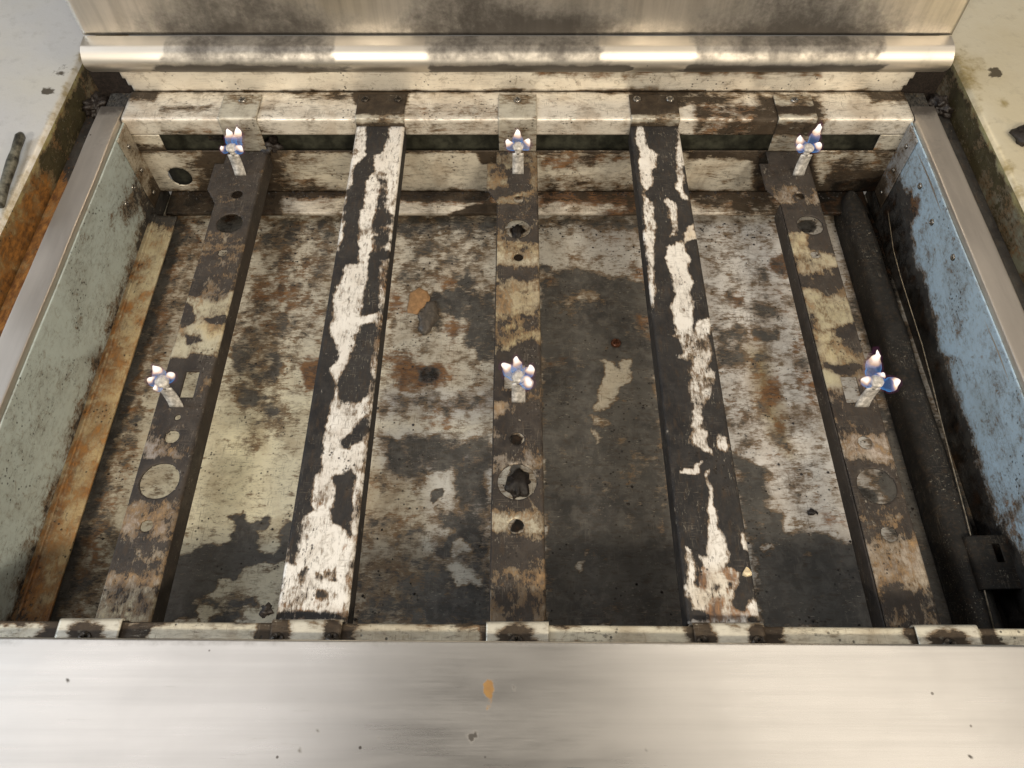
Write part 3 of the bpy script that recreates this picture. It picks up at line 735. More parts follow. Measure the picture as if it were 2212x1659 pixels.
# rivets low on the side walls
for px, py in ((270, 440), (285, 405)):
    p = hit(px, py, 0, -XW); screw(rng, (-XW + .001, p[1], p[2]), (1, 0, 0), .0036, M_screw)
for px, py in ((2062, 556), (2117, 552), (2016, 480), (1990, 402)):
    p = hit(px, py, 0, XW); 
    if p[2] < -.012: screw(rng, (XW - .001, p[1], p[2]), (-1, 0, 0), .0036, M_screw)
p = hit(190, 846, 2, zl - .003); screw(rng, (p[0], p[1], zl - .004), (0, 0, 1), .0028, M_screw)
# blocked corners behind the rails
for sgn in (-1, 1):
    bm_ = blob('corner_lump', (sgn * .474, .722, -.012), .011, M_char, (1.0, 1.2, .9), None, None, 5 + sgn, .8, 4)  # dark lump added to fill the void behind the rail end
    bm_.location = Vector(bm_.location) - worldloc(rng); bm_.parent = rng
    box('corner_post', min(sgn * .4275, sgn * .4570), max(sgn * .4275, sgn * .4570), .7065, .735, -.03, -.004, M_face, rng, .001)
    box('corner_blocker', min(sgn * .4, sgn * .4700), max(sgn * .4, sgn * .4700), .7360, .7385, -.05, .033, M_char, rng, 0)  # dark closing panel added to stop the bright background leaking through
    box('outer_blocker', min(sgn * .4575, sgn * .4885), max(sgn * .4575, sgn * .4885), -.05, .74, -.05, -.0215, M_char, rng, 0)  # dark closing panel added below the gutter against the same leak

# ---- splashback with bullnose ledge
prof = rounded([(.752, -.01), (.728, .032), (.7205, .034), (.7115, .052), (.719, .0615), (.7395, .0645), (.7405, .25)], .0045, 6)
prof = [(.728, .0325), (.7205, .0335)] + [(.7205 - .0085 * math.sin(t), .0335 + .028 * (t / math.pi) ** 1.0) for t in np.linspace(.1, math.pi * .93, 14)] + [(.7235, .0625), (.7385, .0640)]
o, P = sheet('splash_ledge', prof, 'x', -.4565, .4565, .002, M_ledge, rng, thick=0, res2=.004, warp=warpn(.0006, 14, 1))
W = Wear(np.stack([P[:, 0], P[:, 2]], 1), soot=.04, rust=0, warp=np.array([3.2, .3]))
SX = lambda px: (px - 1118) / 2045.0
W(RB(SX(335), SX(650), .020, .0470), .0022, soot=1.3)
W(RB(SX(640), SX(760), .020, .0470), .0022, soot=0.806)
W(RB(SX(930), SX(1350), .020, .0470), .0022, soot=1.3650000000000002)
W(RB(SX(1480), SX(1910), .020, .0470), .0022, soot=1.3)
W(RB(SX(360), SX(720), .051, .066), .003, soot=.68)
W(RB(SX(930), SX(1300), .051, .066), .003, soot=.66)
W(RB(SX(1500), SX(1900), .051, .066), .003, soot=.66)
W.jitter(0, .30, 34, 3); W.apply(o)
o, P = sheet('splashback', [(.7405, .0635), (.7405, .30)], 'x', -.4575, .4575, .004, M_splash, rng, thick=.0012, off=1, warp=warpn(.001, 5, 1))
W = Wear(np.stack([P[:, 0], P[:, 2]], 1), soot=.10, rust=0, warp=1)
for a, b, z, s in ((340, 740, .092, .95), (900, 1330, .100, .85), (1500, 1930, .094, .95)):  # smudges that also paint in the dark bands reflected in the steel
    W(('e', SX((a + b) / 2), .062, (b - a) / 2 / 2045, z - .062), .016, soot=s * 1.25)
W(('e', SX(1010), .105, .045, .06), .03, soot=.70); W(('e', SX(540), .095, .06, .03), .02, soot=.62); W(('e', SX(1700), .10, .07, .035), .02, soot=.66)
W.jitter(0, .16, 12, 3); W.apply(o)

# ---- front rail, front wall, front panel
SK = .0076
def skew(P):
    Q = P.copy(); Q[:, 1] -= P[:, 0] * SK; return Q
o, P = sheet('front_rail', rounded([(.100, 0), (.1435, 0), (.1435, -.02)], .001), 'x', -.46, .46, .002, M_wall, rng, thick=.001, res2=.003, warp=skew)
W = Wear(P[:, :2], (.60, .56, .44), soot=.06, rust=.05)
FX = lambda px: (px - 1118) / 3032.0
for a, b in ((100, 150), (250, 330), (560, 600), (735, 770), (1040, 1062), (1480, 1510), (1640, 1690), (1960, 1995), (2110, 2150)):
    W(RB(FX(a), FX(b), .12, .160), .003, soot=.85, rust=.4)
W(RB(-.5, .5, .145, .160), .0015, soot=.5)
W.jitter(0, .1, 60, 3); W.apply(o)
o, P = sheet('front_wall', [(.1445, -.018), (.1445, ZF)], 'x', -XW, XW, .01, M_green, rng, thick=.001, warp=skew)
o, P = sheet('front_panel', rounded([(.1305, .004), (.1305, .012), (-.0, .012)], .0022, 5) + [(-.12, .012), (-.12, -.06)], 'x', -.60, .60, .002, M_front, rng, thick=0, warp=lambda P: warpn(.0004, 9)(skew(P)), res2=.0025)
W = Wear(P[:, :2], soot=.0, rust=0, warp=.05)
PQ = lambda pts: ('p', tz(pts, .012))
W(PQ([(1049, 1478), (1055, 1470), (1063, 1473), (1063, 1488), (1056, 1497), (1048, 1494)]), .0008, rust=1.3)
W(PQ([(1057, 1497), (1063, 1500), (1060, 1530), (1053, 1533)]), .0005, rust=.95)
W(PQ([(1012, 1590), (1030, 1582), (1026, 1590), (1016, 1600)]), .0008, soot=1.3)
W(PQ([(1918, 1399), (1932, 1397), (1928, 1405), (1916, 1408)]), .0008, rust=.5)
W(PQ([(144, 1469), (148, 1468), (149, 1473), (145, 1473)]), .0004, soot=1.1)
W(PQ([(2094, 1632), (2101, 1634), (2099, 1639), (2094, 1637)]), .0004, soot=1.1)
for k in range(16):
    px, py = random.uniform(-.35, .35), random.uniform(-.0, .125); r = random.choice((.0004, .0005, .0008)); W(('e', px, py, r, r * 1.3), .0006, soot=random.uniform(.5, 1.1))
W(('p', [(-.6, .127), (.6, .127), (.6, .14), (-.6, .14)]), .0012, soot=.30)
W.jitter(0, .10, 14, 5)
W.apply(o)

# ================================================================== SUPPORTS
def strip_bar(root, name, cx, half, zt, depth, y0, y1, mat, holes=(), outline=None, thick=.0015):
    """inverted channel running front to back"""
    prof = rounded([(cx - half, zt - depth), (cx - half, zt), (cx + half, zt), (cx + half, zt - depth)], .0015, 3)
    hh = [(0, 1, a, b, r, (lambda P, zt=zt: P[:, 2] > zt - .0006)) for a, b, r in holes]
    return sheet(name, prof, 'y', y0, y1, .0015, mat, root, thick=thick, holes=hh, flip=True, off=-1)
def tab(root, cx, half, y0, y1, z, zdown, wearfn=None, back=True, name='bracket', lean=0.0):
    """screwed tab on the rail bending down to the bar"""
    if back: prof = [(y1, z + .0016), (YB - .0016, z + .0016), (YB - .0016, zdown)]
    else: prof = [(y0, z + .0016), (y1, z + .0016), (y1, zdown)]
    o, P = sheet(name, rounded(prof, .002, 4), 'x', cx - half, cx + half, .0015, M_wall, root, thick=.0013, off=1 if back else -1, flip=False)
    W = Wear(np.stack([P[:, 0], P[:, 1] - P[:, 2]], 1), (.58, .55, .46), soot=.15, rust=.10, warp=.5)
    if wearfn: wearfn(W)
    W.jitter(0, .15, 60, cx * 10); W.apply(o); return o

def support(px_front, px_back, label, paint):
    cx = math.copysign(.1495, px_front - 1118)
    rt = thing('support_rail', label, 'support rail', (cx, .42, ZS), group='white flaking support rails across the well')
    o, P = strip_bar(rt, 'channel', cx, .025, ZS, .018, .147, YB - .003, M_support)
    W = Wear(P[:, :2], (.80, .77, .72), soot=.20, rust=.10, warp=.6)
    # sides of the channel are painted near black
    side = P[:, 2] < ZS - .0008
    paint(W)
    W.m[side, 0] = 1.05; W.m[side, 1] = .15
    W.m[:, 0] -= .12 * ~side; W.jitter(0, .22, 80, cx * 30); W.jitter(0, .20, 220, cx * 11); W.jitter(1, .25, 90, cx * 7); W.apply(o)
    bt = tab(rt, cx, .0262, 0, .722, .001, -.012, lambda W: (W(RB(-1, 1, .6835, .80), .002, soot=1.0), W(RB(-1, 1, .680, .6865), .002, soot=.25)))
    ft = tab(rt, cx, .0250, .112 - cx * SK, .1455 - cx * SK, .0005, -.010, lambda W: (
        W(RB(-1, 1, .146, .2), .003, soot=.3), *[W(('e', cx + s * .0195, .1345 - cx * SK, .007, .0075), .003, soot=1.0) for s in (-1, 1)],
        W(RB(cx - .03, cx + .03, .150, .17), .002, soot=.7, rust=.5)), back=False)
    for s in (-1, 1):
        screw(rt, (cx + s * .0182, .7135, .0035), (0, 0, 1), .0046, M_screwd if cx < 0 else M_screw)
        screw(rt, (cx + s * .0195, .1322 - cx * SK, .002), (0, 0, 1), .0052, M_screwd)
    return rt
def SQ(pts, ox=0, oy=0, s=1): return ('p', tz([(ox + x * s, oy + y * s) for x, y in pts], ZS))
a2 = lambda p: SQ(p, 734.4, 0, K); a3 = lambda p: SQ(p, 1469, 0, K); a4 = lambda p: SQ(p, 0, 553, K); a5 = lambda p: SQ(p, 734.4, 553, K)
a6 = lambda p: SQ(p, 1469, 553, K); a7 = lambda p: SQ(p, 0, 1106, K); a8 = lambda p: SQ(p, 734.4, 1106, K); a9 = lambda p: SQ(p, 1469, 1106, K)
def paintL(W):
    s = .0018; D = dict(soot=1.05)
    W(a2([(170, 770), (330, 770), (300, 900), (260, 990), (205, 1010), (215, 1100), (170, 1180), (160, 1300), (120, 1370), (110, 1500), (110, 1700), (0, 1700), (40, 1350), (95, 1080), (130, 1040), (180, 1000), (175, 900)]), s, **D)
    W(a2([(250, 1160), (300, 1160), (310, 1250), (300, 1330), (340, 1400), (330, 1480), (300, 1560), (280, 1700), (210, 1700), (220, 1420), (250, 1300)]), s, soot=.72, rust=.35)
    W(a5([(200, 0), (330, -20), (290, 300), (250, 380), (150, 380), (160, 200)]), s, **D)
    W(a5([(150, 450), (220, 440), (245, 500), (200, 620), (190, 800), (170, 900), (130, 940), (20, 930), (-20, 830), (60, 700), (90, 600)]), s, **D)
    W(a5([(10, 1190), (110, 1110), (165, 1030), (172, 1100), (150, 1180), (100, 1200), (70, 1230), (20, 1240)]), s, **D)
    W(a5([(-20, 1420), (60, 1390), (88, 1430), (80, 1700), (-40, 1700)]), s, **D)
    W(a4([(2150, -20), (2212, 0), (2212, 60), (2170, 200), (2140, 300), (2110, 450), (2150, 560), (2190, 620), (2120, 730), (2150, 850), (2130, 1000), (2090, 1100), (2080, 1250), (2040, 1300), (2060, 1380), (2010, 1450), (1990, 1650), (1880, 1650)]), s, **D)
    W(a7([(1880, -20), (2000, -20), (1950, 60), (1920, 200), (1890, 330), (1870, 320), (1870, 150), (1830, 300), (1810, 500), (1780, 520)]), s, **D)
    W(a7([(2130, -20), (2230, -20), (2230, 100), (2150, 60)]), s, **D)
    W(a7([(2215, 40), (2270, 60), (2260, 150), (2230, 140)]), s, soot=.8)
    for q in ([(1930, 380), (1970, 370), (1970, 450), (1920, 470)], [(2040, 400), (2090, 410), (2080, 450), (2040, 440)], [(2100, 380), (2160, 350), (2190, 430), (2110, 440)], [(2050, 510), (2110, 500), (2100, 560), (2050, 550)]):
        W(a7(q), .001, soot=.62)
    W(a7([(1810, 590), (1880, 600), (1890, 640), (1810, 640)]), .002, rust=.8, soot=.5)
    W(a7([(1770, 650), (2300, 660), (2300, 700), (1760, 700)]), .0015, rust=.6, soot=.8)
    W(SQ([(825, 560), (845, 560), (790, 1100), (750, 1340), (738, 1340), (775, 1080)]), .0016, soot=.5, rust=.3)
def paintR(W):
    s = .0018
    W(SQ([(1350, 240), (1490, 240), (1660, 1340), (1460, 1340)]), .002, soot=1.05)
    Wh = dict(soot=.06, rust=.03)
    W(a2([(1900, 790), (1940, 800), (1960, 900), (2000, 960), (2040, 1000), (2030, 1080), (1990, 1100), (2010, 1200), (1960, 1240), (1940, 1150), (1920, 1000)]), s, soot=.12)
    W(a2([(1950, 1250), (2020, 1320), (2030, 1640), (1970, 1640)]), s, soot=.22)
    W(a2([(2110, 1280), (2170, 1340), (2160, 1520), (2120, 1530), (2130, 1400), (2080, 1300)]), s, soot=.26)
    W(a2([(2100, 1590), (2210, 1560), (2230, 1660), (2100, 1660)]), s, **Wh)
    W(a3([(-15, 800), (10, 800), (30, 1250), (60, 1300), (10, 1300), (-30, 1200)]), s, soot=.28, rust=.2)
    W(a3([(20, 1500), (80, 1450), (95, 1530), (40, 1570)]), .0015, soot=.05, tint=(.62, .52, .38))
    W(a5([(1980, 0), (2030, 0), (2020, 330), (2000, 320)]), s, soot=.2)
    W(a5([(2100, 0), (2230, 20), (2260, 500), (2150, 520), (2180, 470), (2130, 330), (2150, 250), (2120, 100)]), s, **Wh)
    W(a5([(2150, 520), (2300, 540), (2300, 700), (2180, 660), (2220, 600)]), s, soot=.42)
    W(a6([(0, 0), (40, 0), (70, 200), (75, 480), (0, 470)]), s, **Wh)
    W(a6([(0, 490), (60, 480), (100, 520), (120, 440), (180, 420), (200, 600), (180, 720), (220, 760), (210, 900), (150, 1000), (130, 1100), (180, 1180), (190, 1290), (150, 1260), (100, 1230), (60, 1180), (90, 1000), (50, 900), (60, 700), (0, 600)]), s, soot=.36)
    W(a6([(120, 440), (190, 390), (200, 510), (130, 520)]), s, soot=.05)
    W(a6([(240, 1150), (300, 1170), (300, 1260), (240, 1240)]), s, soot=.35)
    W(a6([(0, 1380), (90, 1370), (130, 1320), (140, 1390), (90, 1400), (0, 1395)]), .001, soot=.1)
    W(a6([(170, 1390), (185, 1390), (215, 1646), (195, 1646)]), .001, soot=.3)
    W(a9([(180, -10), (230, -10), (240, 120), (290, 180), (320, 330), (250, 370), (140, 370), (120, 310), (160, 290), (180, 180), (170, 90)]), s, **Wh)
    W(a9([(40, 240), (70, 260), (80, 420), (60, 540), (40, 500)]), s, soot=.15)
    W(a9([(40, 480), (120, 470), (180, 370), (290, 350), (370, 400), (370, 480), (340, 560), (330, 640), (180, 650), (80, 640)]), s, soot=.12, tint=(.70, .64, .54))
    W(a9([(430, 580), (500, 580), (520, 690), (430, 660)]), s, soot=.16)
    W(a9([(120, 380), (180, 380), (190, 480), (140, 520), (120, 450)]), s, rust=.95, soot=.2)
    W(a9([(290, 370), (350, 380), (370, 480), (340, 520), (300, 430)]), s, rust=.8, soot=.2)
    W(a9([(190, 540), (250, 550), (260, 640), (340, 620), (420, 670), (420, 700), (190, 700)]), s, rust=1.0, soot=.1)
    for q in ([(215, 460), (250, 450), (260, 510), (220, 510)], [(305, 450), (340, 450), (345, 500), (305, 500)]): W(a9(q), .0012, soot=.7)
    W(a9([(400, 150), (420, 150), (440, 240), (420, 240)]), .0012, soot=.1)
support(670, 820, 'broad support rail left of the middle bar, mostly white with charcoal patches', paintL)
support(1560, 1430, 'broad support rail right of the middle bar, mostly charcoal with a white flaked streak', paintR)
p = hit(1613, 1237, 2, ZS + .001)
ring = [(p[0] + .0042 * a_, p[1] + .0042 * b_) for a_, b_ in ((-.95, -.55), (-.2, -.85), (.75, -.6), (.9, -.1), (.35, .75), (.05, 1.1), (-.35, .6), (-.85, -.1))]
v = [(x, y, ZS + .0016) for x, y in ring] + [(p[0] + (x - p[0]) * .9, p[1] + (y - p[1]) * .9, ZS + .0026 + .0006 * math.sin(k * 2.1)) for k, (x, y) in enumerate(ring)]
o = mesh_obj('bright_chip', v, [(k, (k + 1) % 8, 8 + (k + 1) % 8, 8 + k) for k in range(8)] + [tuple(range(8, 16))], M_bright)  # bright chip made up to stand for a shining spot on the rail
o['label'] = 'tiny bright stand-in for a shining spot near the front of the right hand charcoal support rail'; o['category'] = 'scrap'

# ================================================================== PILOT BARS
def tube_mesh(pts, rad, segs=10):
    V, F = [], []
    pts = [Vector(p) for p in pts]
    for i, p in enumerate(pts):
        t = (pts[min(i + 1, len(pts) - 1)] - pts[max(i - 1, 0)]).normalized()
        u = t.cross(Vector((0, .3, 1))).normalized() if abs(t.dot(Vector((0, .3, 1)).normalized())) < .98 else Vector((1, 0, 0))
        w_ = t.cross(u).normalized(); r = rad[i] if isinstance(rad, (list, tuple)) else rad
        for k in range(segs):
            a = 2 * math.pi * k / segs; V.append(p + u * (r * math.cos(a)) + w_ * (r * math.sin(a)))
    for i in range(len(pts) - 1):
        for k in range(segs):
            a, b = i * segs + k, i * segs + (k + 1) % segs; F.append((a, b, b + segs, a + segs))
    F.append(tuple(range(segs))[::-1]); F.append(tuple(len(V) - segs + k for k in range(segs)))
    return np.array([tuple(v) for v in V]), F
def flame(parent, base, az, length, rad, rise=.9, mat=None, name='flame'):
    d = Vector((math.cos(az), math.sin(az), 0)); n = 22; segs = 20
    pts, rads, lev = [], [], []
    for i in range(n + 1):
        t = i / n
        p = Vector(base) + d * (length * (.95 * t - .42 * t * t)) + Vector((0, 0, 1)) * (length * rise * (.15 * t + .85 * t ** 1.7))
        pts.append(p); rads.append(rad * (math.sin(math.pi * min(1, (t * .90 + .10)) ** .80) ** .75 + .02)); lev.append(t)
    V, F = tube_mesh(pts, rads, segs)
    sd = az * 3.1 + base[0] * 50
    V = np.array([v + np.array([mnoise.noise(Vector((v[0] * 190 + sd, v[1] * 190, v[2] * 190))), mnoise.noise(Vector((v[0] * 190, v[1] * 190 + sd, v[2] * 190))), 0]) * rad * .42 for v in V])
    o = mesh_obj(name, V, F, mat or M_flame, parent, smooth=True)
    a = o.data.attributes.new('rise', 'FLOAT', 'POINT'); a.data.foreach_set('value', np.repeat(lev, segs).astype(np.float32))
    return o
def pilot(root, cx, cy, lobes, lean=0.0, ht=.034):
    """tongue bent up from the bar carrying a round pilot head"""
    w2 = .0062; n = 8; V = []
    for i in range(n + 1):
        t = i / n
        z = ZB + .0008 + (ht - .008) * t; yy = cy + .004 * (1 - t) ** 3 * -1; xx = cx + lean * t
        ww = w2 * (1 - .04 * t)
        V += [(xx - ww, yy, z), (xx + ww, yy, z)]
    F = [(2 * i, 2 * i + 1, 2 * i + 3, 2 * i + 2) for i in range(n)]
    o = mesh_obj('pilot_burner', V, F, M_hot, root, smooth=True); solid(o, .0013, 0)
    hx, hz = cx + lean, ZB + ht
    # head: collar, neck, cap (lathe)
    prof = [(.0, -.009), (.0034, -.009), (.0036, -.0055), (.0030, -.0045), (.0030, -.0025), (.0057, -.0018), (.0062, -.0006), (.0060, .0012), (.0047, .0022), (.0, .0026)]
    segs = 20; V = []; F = []
    for r, z in prof:
        for k in range(segs): V.append((hx + r * math.cos(2 * math.pi * k / segs), cy + .0025 + r * math.sin(2 * math.pi * k / segs), hz + z))
    for i in range(len(prof) - 1):
        for k in range(segs): F.append((i * segs + k, i * segs + (k + 1) % segs, (i + 1) * segs + (k + 1) % segs, (i + 1) * segs + k))
    mesh_obj('pilot_cap', V, F, M_hot, o, smooth=True)
    for az, L, r, ri in lobes:
        a = R(az); b = (hx + math.cos(a) * .0036, cy + .0025 + math.sin(a) * .0036, hz - .0024)
        L *= 1.35; r *= 1.38
        flame(o, b, a, L, r, ri)
        flame(o, (b[0], b[1], b[2] - .0003), a, L * 1.14, r * 1.28, ri, M_halo, 'flame_halo')
    return o

def pilot_bar(cx, label, paint, pilots, holes, slot):
    rt = thing('pilot_bar', label, 'pilot bar', (cx, .42, ZB), group='perforated pilot bars across the well')
    # wide back plate with slanted shoulder is cut from the same strip
    half = .0208; L = -half - .013
    def H(px, py, r): q = hit(px, py, 2, ZB); return (q[0], q[1], r)
    hl = [H(*h) for h in holes]; hl += [(lambda q: (q[0], q[1], (s[2], s[3])))(hit(s[0], s[1], 2, ZB)) for s in slot]
    res = .0015
    prof = rounded([(cx + L, ZB - .0001), (cx - half, ZB), (cx + half, ZB), (cx + half, ZB - .02)] if cx <= 0 else
                   [(cx + L, ZB - .0001), (cx - half, ZB), (cx + half, ZB)], .0012, 3)
    hh = [(0, 1, a, b, r, (lambda P: P[:, 2] > ZB - .0006)) for a, b, r in hl]
    Ys, Ye = .600, .622     # shoulder start / end
    def cut(c):
        lim = cx - half - np.clip((c[:, 1] - Ys) / (Ye - Ys), 0, 1) * .013
        return (c[:, 0] < lim) | ((c[:, 1] > .662) & (c[:, 0] < cx - half - .002) & (c[:, 0] < cx - half))
    o, P = sheet('strip', prof, 'y', .1470, YB - .004, res, M_bar, rt, thick=.0015, holes=hh, cut=cut, flip=True)
    W = Wear(P[:, :2], (.42, .35, .24), soot=.40, rust=.38, warp=.7)
    paint(W)
    g_ = W.t[:, :3].mean(1, keepdims=True); W.t[:, :3] = (W.t[:, :3] * .85 + g_ * .15) * .92; W.m[:, 0] = W.m[:, 0] * .86 + .10; W.m[:, 1] = W.m[:, 1] * .9 + .08
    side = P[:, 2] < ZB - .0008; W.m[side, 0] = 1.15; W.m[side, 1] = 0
    W.jitter(0, .22, 70, cx * 30 + 2); W.jitter(0, .16, 200, cx * 5 + 1); W.jitter(1, .28, 75, cx * 10); W.apply(o)
    if cx <= 0.01:
        pass
    if cx >= -.01:   # left-hand flange
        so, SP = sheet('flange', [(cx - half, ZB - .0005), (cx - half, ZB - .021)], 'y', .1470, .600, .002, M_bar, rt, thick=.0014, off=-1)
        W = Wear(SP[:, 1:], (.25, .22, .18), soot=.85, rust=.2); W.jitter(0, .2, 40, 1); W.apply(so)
    tab(rt, cx, half, 0, .722, .001, ZB + .001, lambda W: (W(RB(cx - .03, cx + .03, YB + .012, YB + .06), .006, soot=.30), paint_tab(cx, W)))
    tab(rt, cx, .0222, .112 - cx * SK, .1452 - cx * SK, .0005, ZB, lambda W: (W(('e', cx, .132 - cx * SK, .011, .008), .004, soot=.95), W(RB(cx - .03, cx + .03, .151, .2), .002, soot=.7)), back=False)
    screw(rt, (cx + (.001 if cx else 0), .7125, .0035), (0, 0, 1), .0046, M_screw)
    screw(rt, (cx - .001, .1315 - cx * SK, .002), (0, 0, 1), .0055, M_screwd)
    for k in pilots: pilot(rt, *k)
    return rt
def paint_tab(cx, W):
    if cx > .1: W(RB(cx - .03, cx + .03, .687, .70), .003, soot=.8, rust=.6)
BQ = lambda pts, ox=0, oy=0, s=1: ('p', tz([(ox + x * s, oy + y * s) for x, y in pts], ZB))
b1 = lambda p: BQ(p, 0, 0, K); b2 = lambda p: BQ(p, 734.4, 0, K); b3 = lambda p: BQ(p, 1469, 0, K); b4 = lambda p: BQ(p, 0, 553, K)
b5 = lambda p: BQ(p, 734.4, 553, K); b6 = lambda p: BQ(p, 1469, 553, K); b7 = lambda p: BQ(p, 0, 1106, K); b8 = lambda p: BQ(p, 734.4, 1106, K); b9 = lambda p: BQ(p, 1469, 1106, K)
def barL(W):
    W(BQ([(430, 320), (590, 320), (590, 510), (420, 510)]), .005, soot=.78, rust=.45)
    W(b1([(1330, 1500), (1480, 1490), (1600, 1560), (1580, 1660), (1320, 1660)]), .004, soot=.45, rust=.6)
    W(b4([(1270, -20), (1600, -20), (1540, 100), (1500, 300), (1340, 300), (1220, 260)]), .004, soot=.58, rust=.42, tint=(.34, .29, .23))
    W(b4([(1200, 280), (1340, 290), (1400, 310), (1500, 250), (1470, 440), (1350, 400), (1240, 420), (1210, 330)]), .002, soot=.05, rust=.12, tint=(.58, .52, .34))
    W(b4([(1180, 320), (1230, 330), (1250, 420), (1200, 450), (1160, 430)]), .002, soot=1.1)
    W(b4([(1320, 410), (1440, 395), (1440, 430), (1330, 440)]), .0015, soot=1.1)
    W(b4([(1160, 480), (1270, 430), (1400, 450), (1440, 480), (1410, 660), (1330, 650), (1250, 640), (1180, 670), (1090, 660)]), .002, soot=.05, rust=.08, tint=(.60, .54, .36))
    W(b4([(1290, 460), (1450, 420), (1440, 480), (1350, 520)]), .002, rust=.6, tint=(.62, .45, .18))
    W(b4([(1215, 505), (1260, 500), (1290, 565), (1220, 570)]), .0015, soot=.62)
    W(b4([(1090, 660), (1200, 665), (1250, 640), (1330, 655), (1420, 660), (1330, 980), (1000, 980)]), .002, soot=.88, rust=.15)
    W(b4([(1270, 830), (1350, 800), (1340, 900), (1260, 920)]), .003, soot=.35, rust=.75)
    W(b4([(1000, 980), (1330, 980), (1230, 1330), (890, 1330)]), .004, soot=.66, rust=.30, tint=(.30, .24, .20))
    W(b4([(920, 1220), (1000, 1200), (1150, 1230), (1120, 1330), (900, 1330)]), .004, soot=.30, rust=.35, tint=(.42, .36, .32))
    W(b4([(880, 1320), (1250, 1330), (1190, 1560), (1000, 1590), (830, 1590)]), .004, soot=.90, rust=.1)
    W(b4([(880, 1580), (1180, 1570), (1150, 1660), (800, 1660)]), .004, soot=.36, rust=.62)
    W(b7([(790, -20), (1180, -20), (1100, 200), (740, 150)]), .005, soot=.36, rust=.62, tint=(.42, .32, .24))
    W(b7([(740, 150), (1100, 200), (1060, 400), (700, 420)]), .005, soot=.60, rust=.50)
    W(b7([(690, 420), (1060, 400), (1030, 560), (650, 560)]), .005, soot=.35, rust=.62, tint=(.40, .31, .22))
    W(b7([(640, 550), (1010, 560), (960, 720), (620, 720)]), .004, soot=.22, rust=.45, tint=(.60, .50, .26))
    W(b7([(760, 250), (850, 270), (820, 340), (730, 330)]), .003, soot=.8)
def barC(W):
    W(b2([(940, 1030), (1280, 1030), (1280, 1330), (1000, 1330), (930, 1240)]), .003, soot=.34, rust=.50, tint=(.42, .36, .22))
    W(b2([(1090, 1100), (1200, 1090), (1200, 1220), (1100, 1260), (960, 1290), (950, 1240), (1090, 1200)]), .003, soot=.95)
    W(b2([(1030, 1320), (1270, 1320), (1260, 1400), (1040, 1400)]), .003, soot=.72, rust=.3)
    W(b2([(1020, 1380), (1280, 1380), (1280, 1560), (1030, 1560)]), .003, soot=.52, rust=.5)
    W(b2([(1020, 1570), (1280, 1560), (1280, 1646), (1020, 1646)]), .002, soot=.2, rust=.35, tint=(.60, .50, .28))
    W(b5([(1010, 0), (1280, 0), (1280, 60), (1010, 60)]), .002, soot=.12, rust=.25, tint=(.58, .52, .36))
    W(b5([(1030, 70), (1140, 100), (1260, 80), (1270, 150), (1150, 165), (1040, 140)]), .003, soot=.85)
    W(b5([(1020, 160), (1280, 160), (1280, 390), (1010, 390)]), .004, soot=.20, rust=.30, tint=(.52, .43, .25))
    W(b5([(1010, 240), (1050, 240), (1050, 400), (1010, 400)]), .003, rust=.75)
    W(b5([(1160, 395), (1250, 395), (1240, 430), (1190, 440)]), .0015, soot=1.0)
    W(b5([(1010, 390), (1280, 400), (1280, 600), (1010, 600)]), .004, soot=.38, rust=.55, tint=(.58, .46, .20))
    W(b5([(1180, 600), (1240, 550), (1280, 600), (1290, 700), (1000, 700), (1000, 640), (1080, 610)]), .003, soot=.92, rust=.3)
    W(b5([(1000, 700), (1300, 700), (1300, 850), (990, 850)]), .003, soot=.9, rust=.35)
    W(b5([(1000, 860), (1300, 850), (1300, 1000), (980, 1030)]), .004, soot=.50, rust=.60)
    W(b5([(1010, 880), (1070, 890), (1060, 950), (1005, 950)]), .002, soot=1.1)
    W(b5([(990, 940), (1060, 960), (1040, 1040), (985, 1040)]), .003, soot=.1, rust=.75, tint=(.6, .4, .2))
    W(b5([(980, 1040), (1300, 1000), (1300, 1290), (970, 1290)]), .005, soot=.74, rust=.20, tint=(.30, .26, .24))
    W(b5([(980, 1290), (1300, 1270), (1300, 1400), (1230, 1350), (1050, 1350), (980, 1400)]), .004, soot=.40, rust=.25, tint=(.42, .38, .34))
    W(b5([(970, 1400), (1300, 1400), (1310, 1646), (960, 1646)]), .005, soot=.66, rust=.25)
    W(b8([(970, 0), (1310, 0), (1310, 160), (1200, 160), (1050, 130), (980, 160)]), .004, soot=.25, rust=.30, tint=(.62, .56, .40))
    W(b8([(970, 150), (1310, 170), (1320, 290), (970, 290)]), .004, soot=.66, rust=.35)
    W(b8([(970, 280), (1200, 290), (1200, 380), (970, 370)]), .004, soot=1.0, rust=.2)
    W(b8([(970, 370), (1320, 370), (1325, 700), (965, 700)]), .006, soot=.42, rust=.58, tint=(.26, .19, .11), grease=.1)
